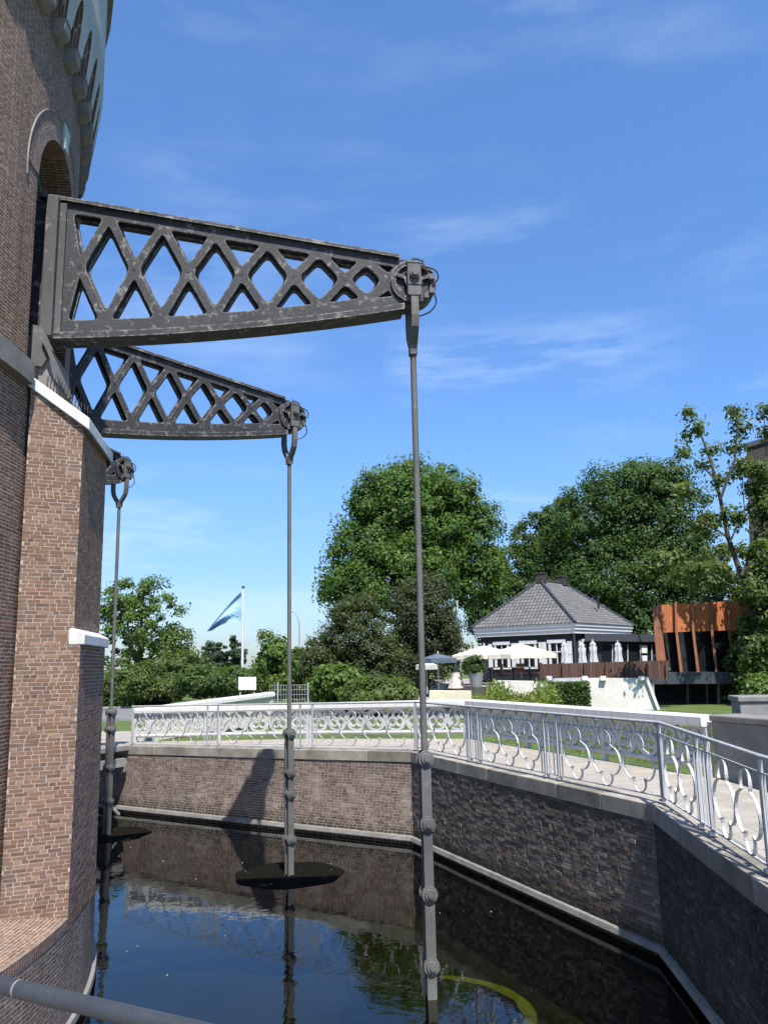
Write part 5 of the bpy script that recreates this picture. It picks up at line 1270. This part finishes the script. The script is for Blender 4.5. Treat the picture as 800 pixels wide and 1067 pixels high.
# tall grass bank in front of the white wall
n_ = 9000; xs_ = rng.uniform(at(493, 720, 34.5).x, at(575, 720, 34.5).x, n_); ys_ = rng.uniform(32.5, 37.0, n_); h_ = rng.uniform(.2, .75, n_) * (1 + .7 * (np.sin(xs_ * 3.1) > .6))
pos = np.stack([xs_, ys_, GZ + .1 + h_ * rng.uniform(.2, 1.1, n_)], 1); nr = rng.normal(size=(n_, 3)) * np.array([1, 1, .35])
tag(leaf_mesh('tall_grass', pos, nr, .2, M['lawn_tuft'], aspect=.3), 'tall grass and weeds below the low white terrace wall', 'grass', kind='stuff')
n_ = 16000; t_ = rng.random(n_); bx = 2.6 + t_ * 4.0 + rng.uniform(0, 5, n_); by = 23.0 - t_ * 8.0 + rng.uniform(0, 7, n_)
pos = np.stack([bx, by, GZ + rng.uniform(.02, .16, n_)], 1); tag(leaf_mesh('lawn_grass', pos, rng.normal(size=(n_, 3)) * np.array([1, 1, .4]), .12, M['lawn_tuft'], aspect=.3), 'rough lawn grass behind the ring parapet', 'grass', kind='stuff')

# ------------------------------------------------------------------ flagpole and flag, board, fence, lamp
c = at(252.5, 708, 46); tz = at(252.2, 612.5, 46).z
fp = thing('flagpole', 'tall white flagpole standing among the shrubs at left', 'flagpole', (c.x, 46, GZ))
mb = MB(); mb.tube([(c.x, 46, GZ), (c.x, 46, tz)], [.085, .05], 10); build('pole', mb, M['white'], fp)
mb = MB(); mb.disc((c.x, 46, tz), (0, 0, 1), .09, .09, 12); build('cap', mb, M['slate'], fp)
pxu = 46 / F
fl = thing('flag', 'pale blue flag with darker blue folded edge, drooping to the left of its pole', 'flag', (c.x - .06, 46, at(252, 648, 46).z))
def flag_pt(u, v):
    # u: 0 hoist .. 1 fly ; v: 0 top .. 1 bottom (photo outline, hanging in folds)
    tx, ty = 251.5 - 36 * u, 617 + 41 * u ** 1.12
    bx_, by_ = 251.5 - 15 * u - 15 * u * u, 647 + 1.0 * u + 9 * u ** 4
    x, y = tx + (bx_ - tx) * v, ty + (by_ - ty) * v
    return at(x, y, 46 + .22 * sin(u * 7 + v * 2) * u + .10 * sin(v * 8 + u * 3) * (.3 + u))
mb = MB(); uu = np.linspace(0, 1, 22); vv = np.linspace(.13, 1, 12)
mb.grid([[flag_pt(u, v) for v in vv] for u in uu], True); build('cloth', mb, M['flag'], fl, weld=True)
mb = MB(); vv = np.linspace(0, .14, 4); mb.grid([[flag_pt(u, v) + Vector((0, -.02, 0)) for v in vv] for u in uu], True); build('folded_edge', mb, M['flag_dark'], fl)
mb = MB()
for (u, v, du, dv) in ((.30, .42, .05, .10), (.30, .60, .05, .10), (.42, .50, .03, .22), (.36, .52, .10, .03), (.52, .48, .03, .20), (.60, .42, .07, .04), (.58, .56, .07, .04), (.60, .68, .08, .04), (.20, .35, .08, .05), (.2, .75, .09, .05)):
    q_ = [flag_pt(u - du / 2, v - dv / 2), flag_pt(u + du / 2, v - dv / 2), flag_pt(u + du / 2, v + dv / 2), flag_pt(u - du / 2, v + dv / 2)]
    mb.face([p_ + Vector((0, -.03, 0)) for p_ in q_])
build('pale_print', mb, M['flag_print'], fl)
sb = thing('notice_board', 'blank white board on two posts in front of the shrubs', 'sign', at(258, 722, 33)[:])
mb = MB(); prism_px(mb, [(248.5, 705.5), (267, 705.5), (267, 719), (248.5, 719)], 33, .05); build('board', mb, M['blank'], sb, bevel=.008)
for x in (250.5, 265): mb = MB(); a = at(x, 719, 33.08); mb.bar((a.x, 33.09, GZ), (a.x, 33.09, a.z + .3), .06, .06, (0, 1, 0)); build('post', mb, M['wire'], sb)
wf_ = thing('wire_fence', 'grey wire mesh site fence panels left of the middle rod', 'fence', at(300, 726, 32)[:])
for (x0, x1) in ((281, 289), (290, 320.5)):
    a, b_ = at(x0, 714, 32), at(x1, 713.5, 32); mb = MB(); lo_ = GZ + .05
    for t in np.linspace(0, 1, max(4, int((b_ - a).length / .09))): p_ = a.lerp(b_, t); mb.bar((p_.x, 32, lo_), (p_.x, 32, p_.z), .012, .012, (0, 1, 0))
    for t in np.linspace(0, 1, 9): mb.bar((a.x, 32.005, lo_ + (a.z - lo_) * t), (b_.x, 32.005, lo_ + (b_.z - lo_) * t), .012, .012)
    build('mesh_panel', mb, M['wire'], wf_)
for x in (289.5, 320.8): mb = MB(); a = at(x, 711, 31.95); mb.tube([(a.x, 31.95, GZ), (a.x, 31.95, a.z)], .03, 8); build('post', mb, M['wire'], wf_)
c = at(312, 690, 75); tz = at(312, 650, 75).z
st = thing('street_lamp', 'thin grey street lamp far beyond the shrubs, right of the middle rod', 'street lamp', (c.x, 75, GZ))
e0 = at(305, 637.5, 75); mb = MB(); mb.tube([(c.x, 75, GZ), (c.x, 75, tz), (c.x - .12, 75, tz + .5), (c.x - .35, 75, e0.z - .1), (e0.x, 75, e0.z)], [.09, .06, .05, .04, .04], 8); build('pole', mb, M['wire'], st)
mb = MB(); mb.box((e0.x - .18, 75, e0.z), .5, .2, .1); build('lamp_head', mb, M['wire'], st, bevel=.03)
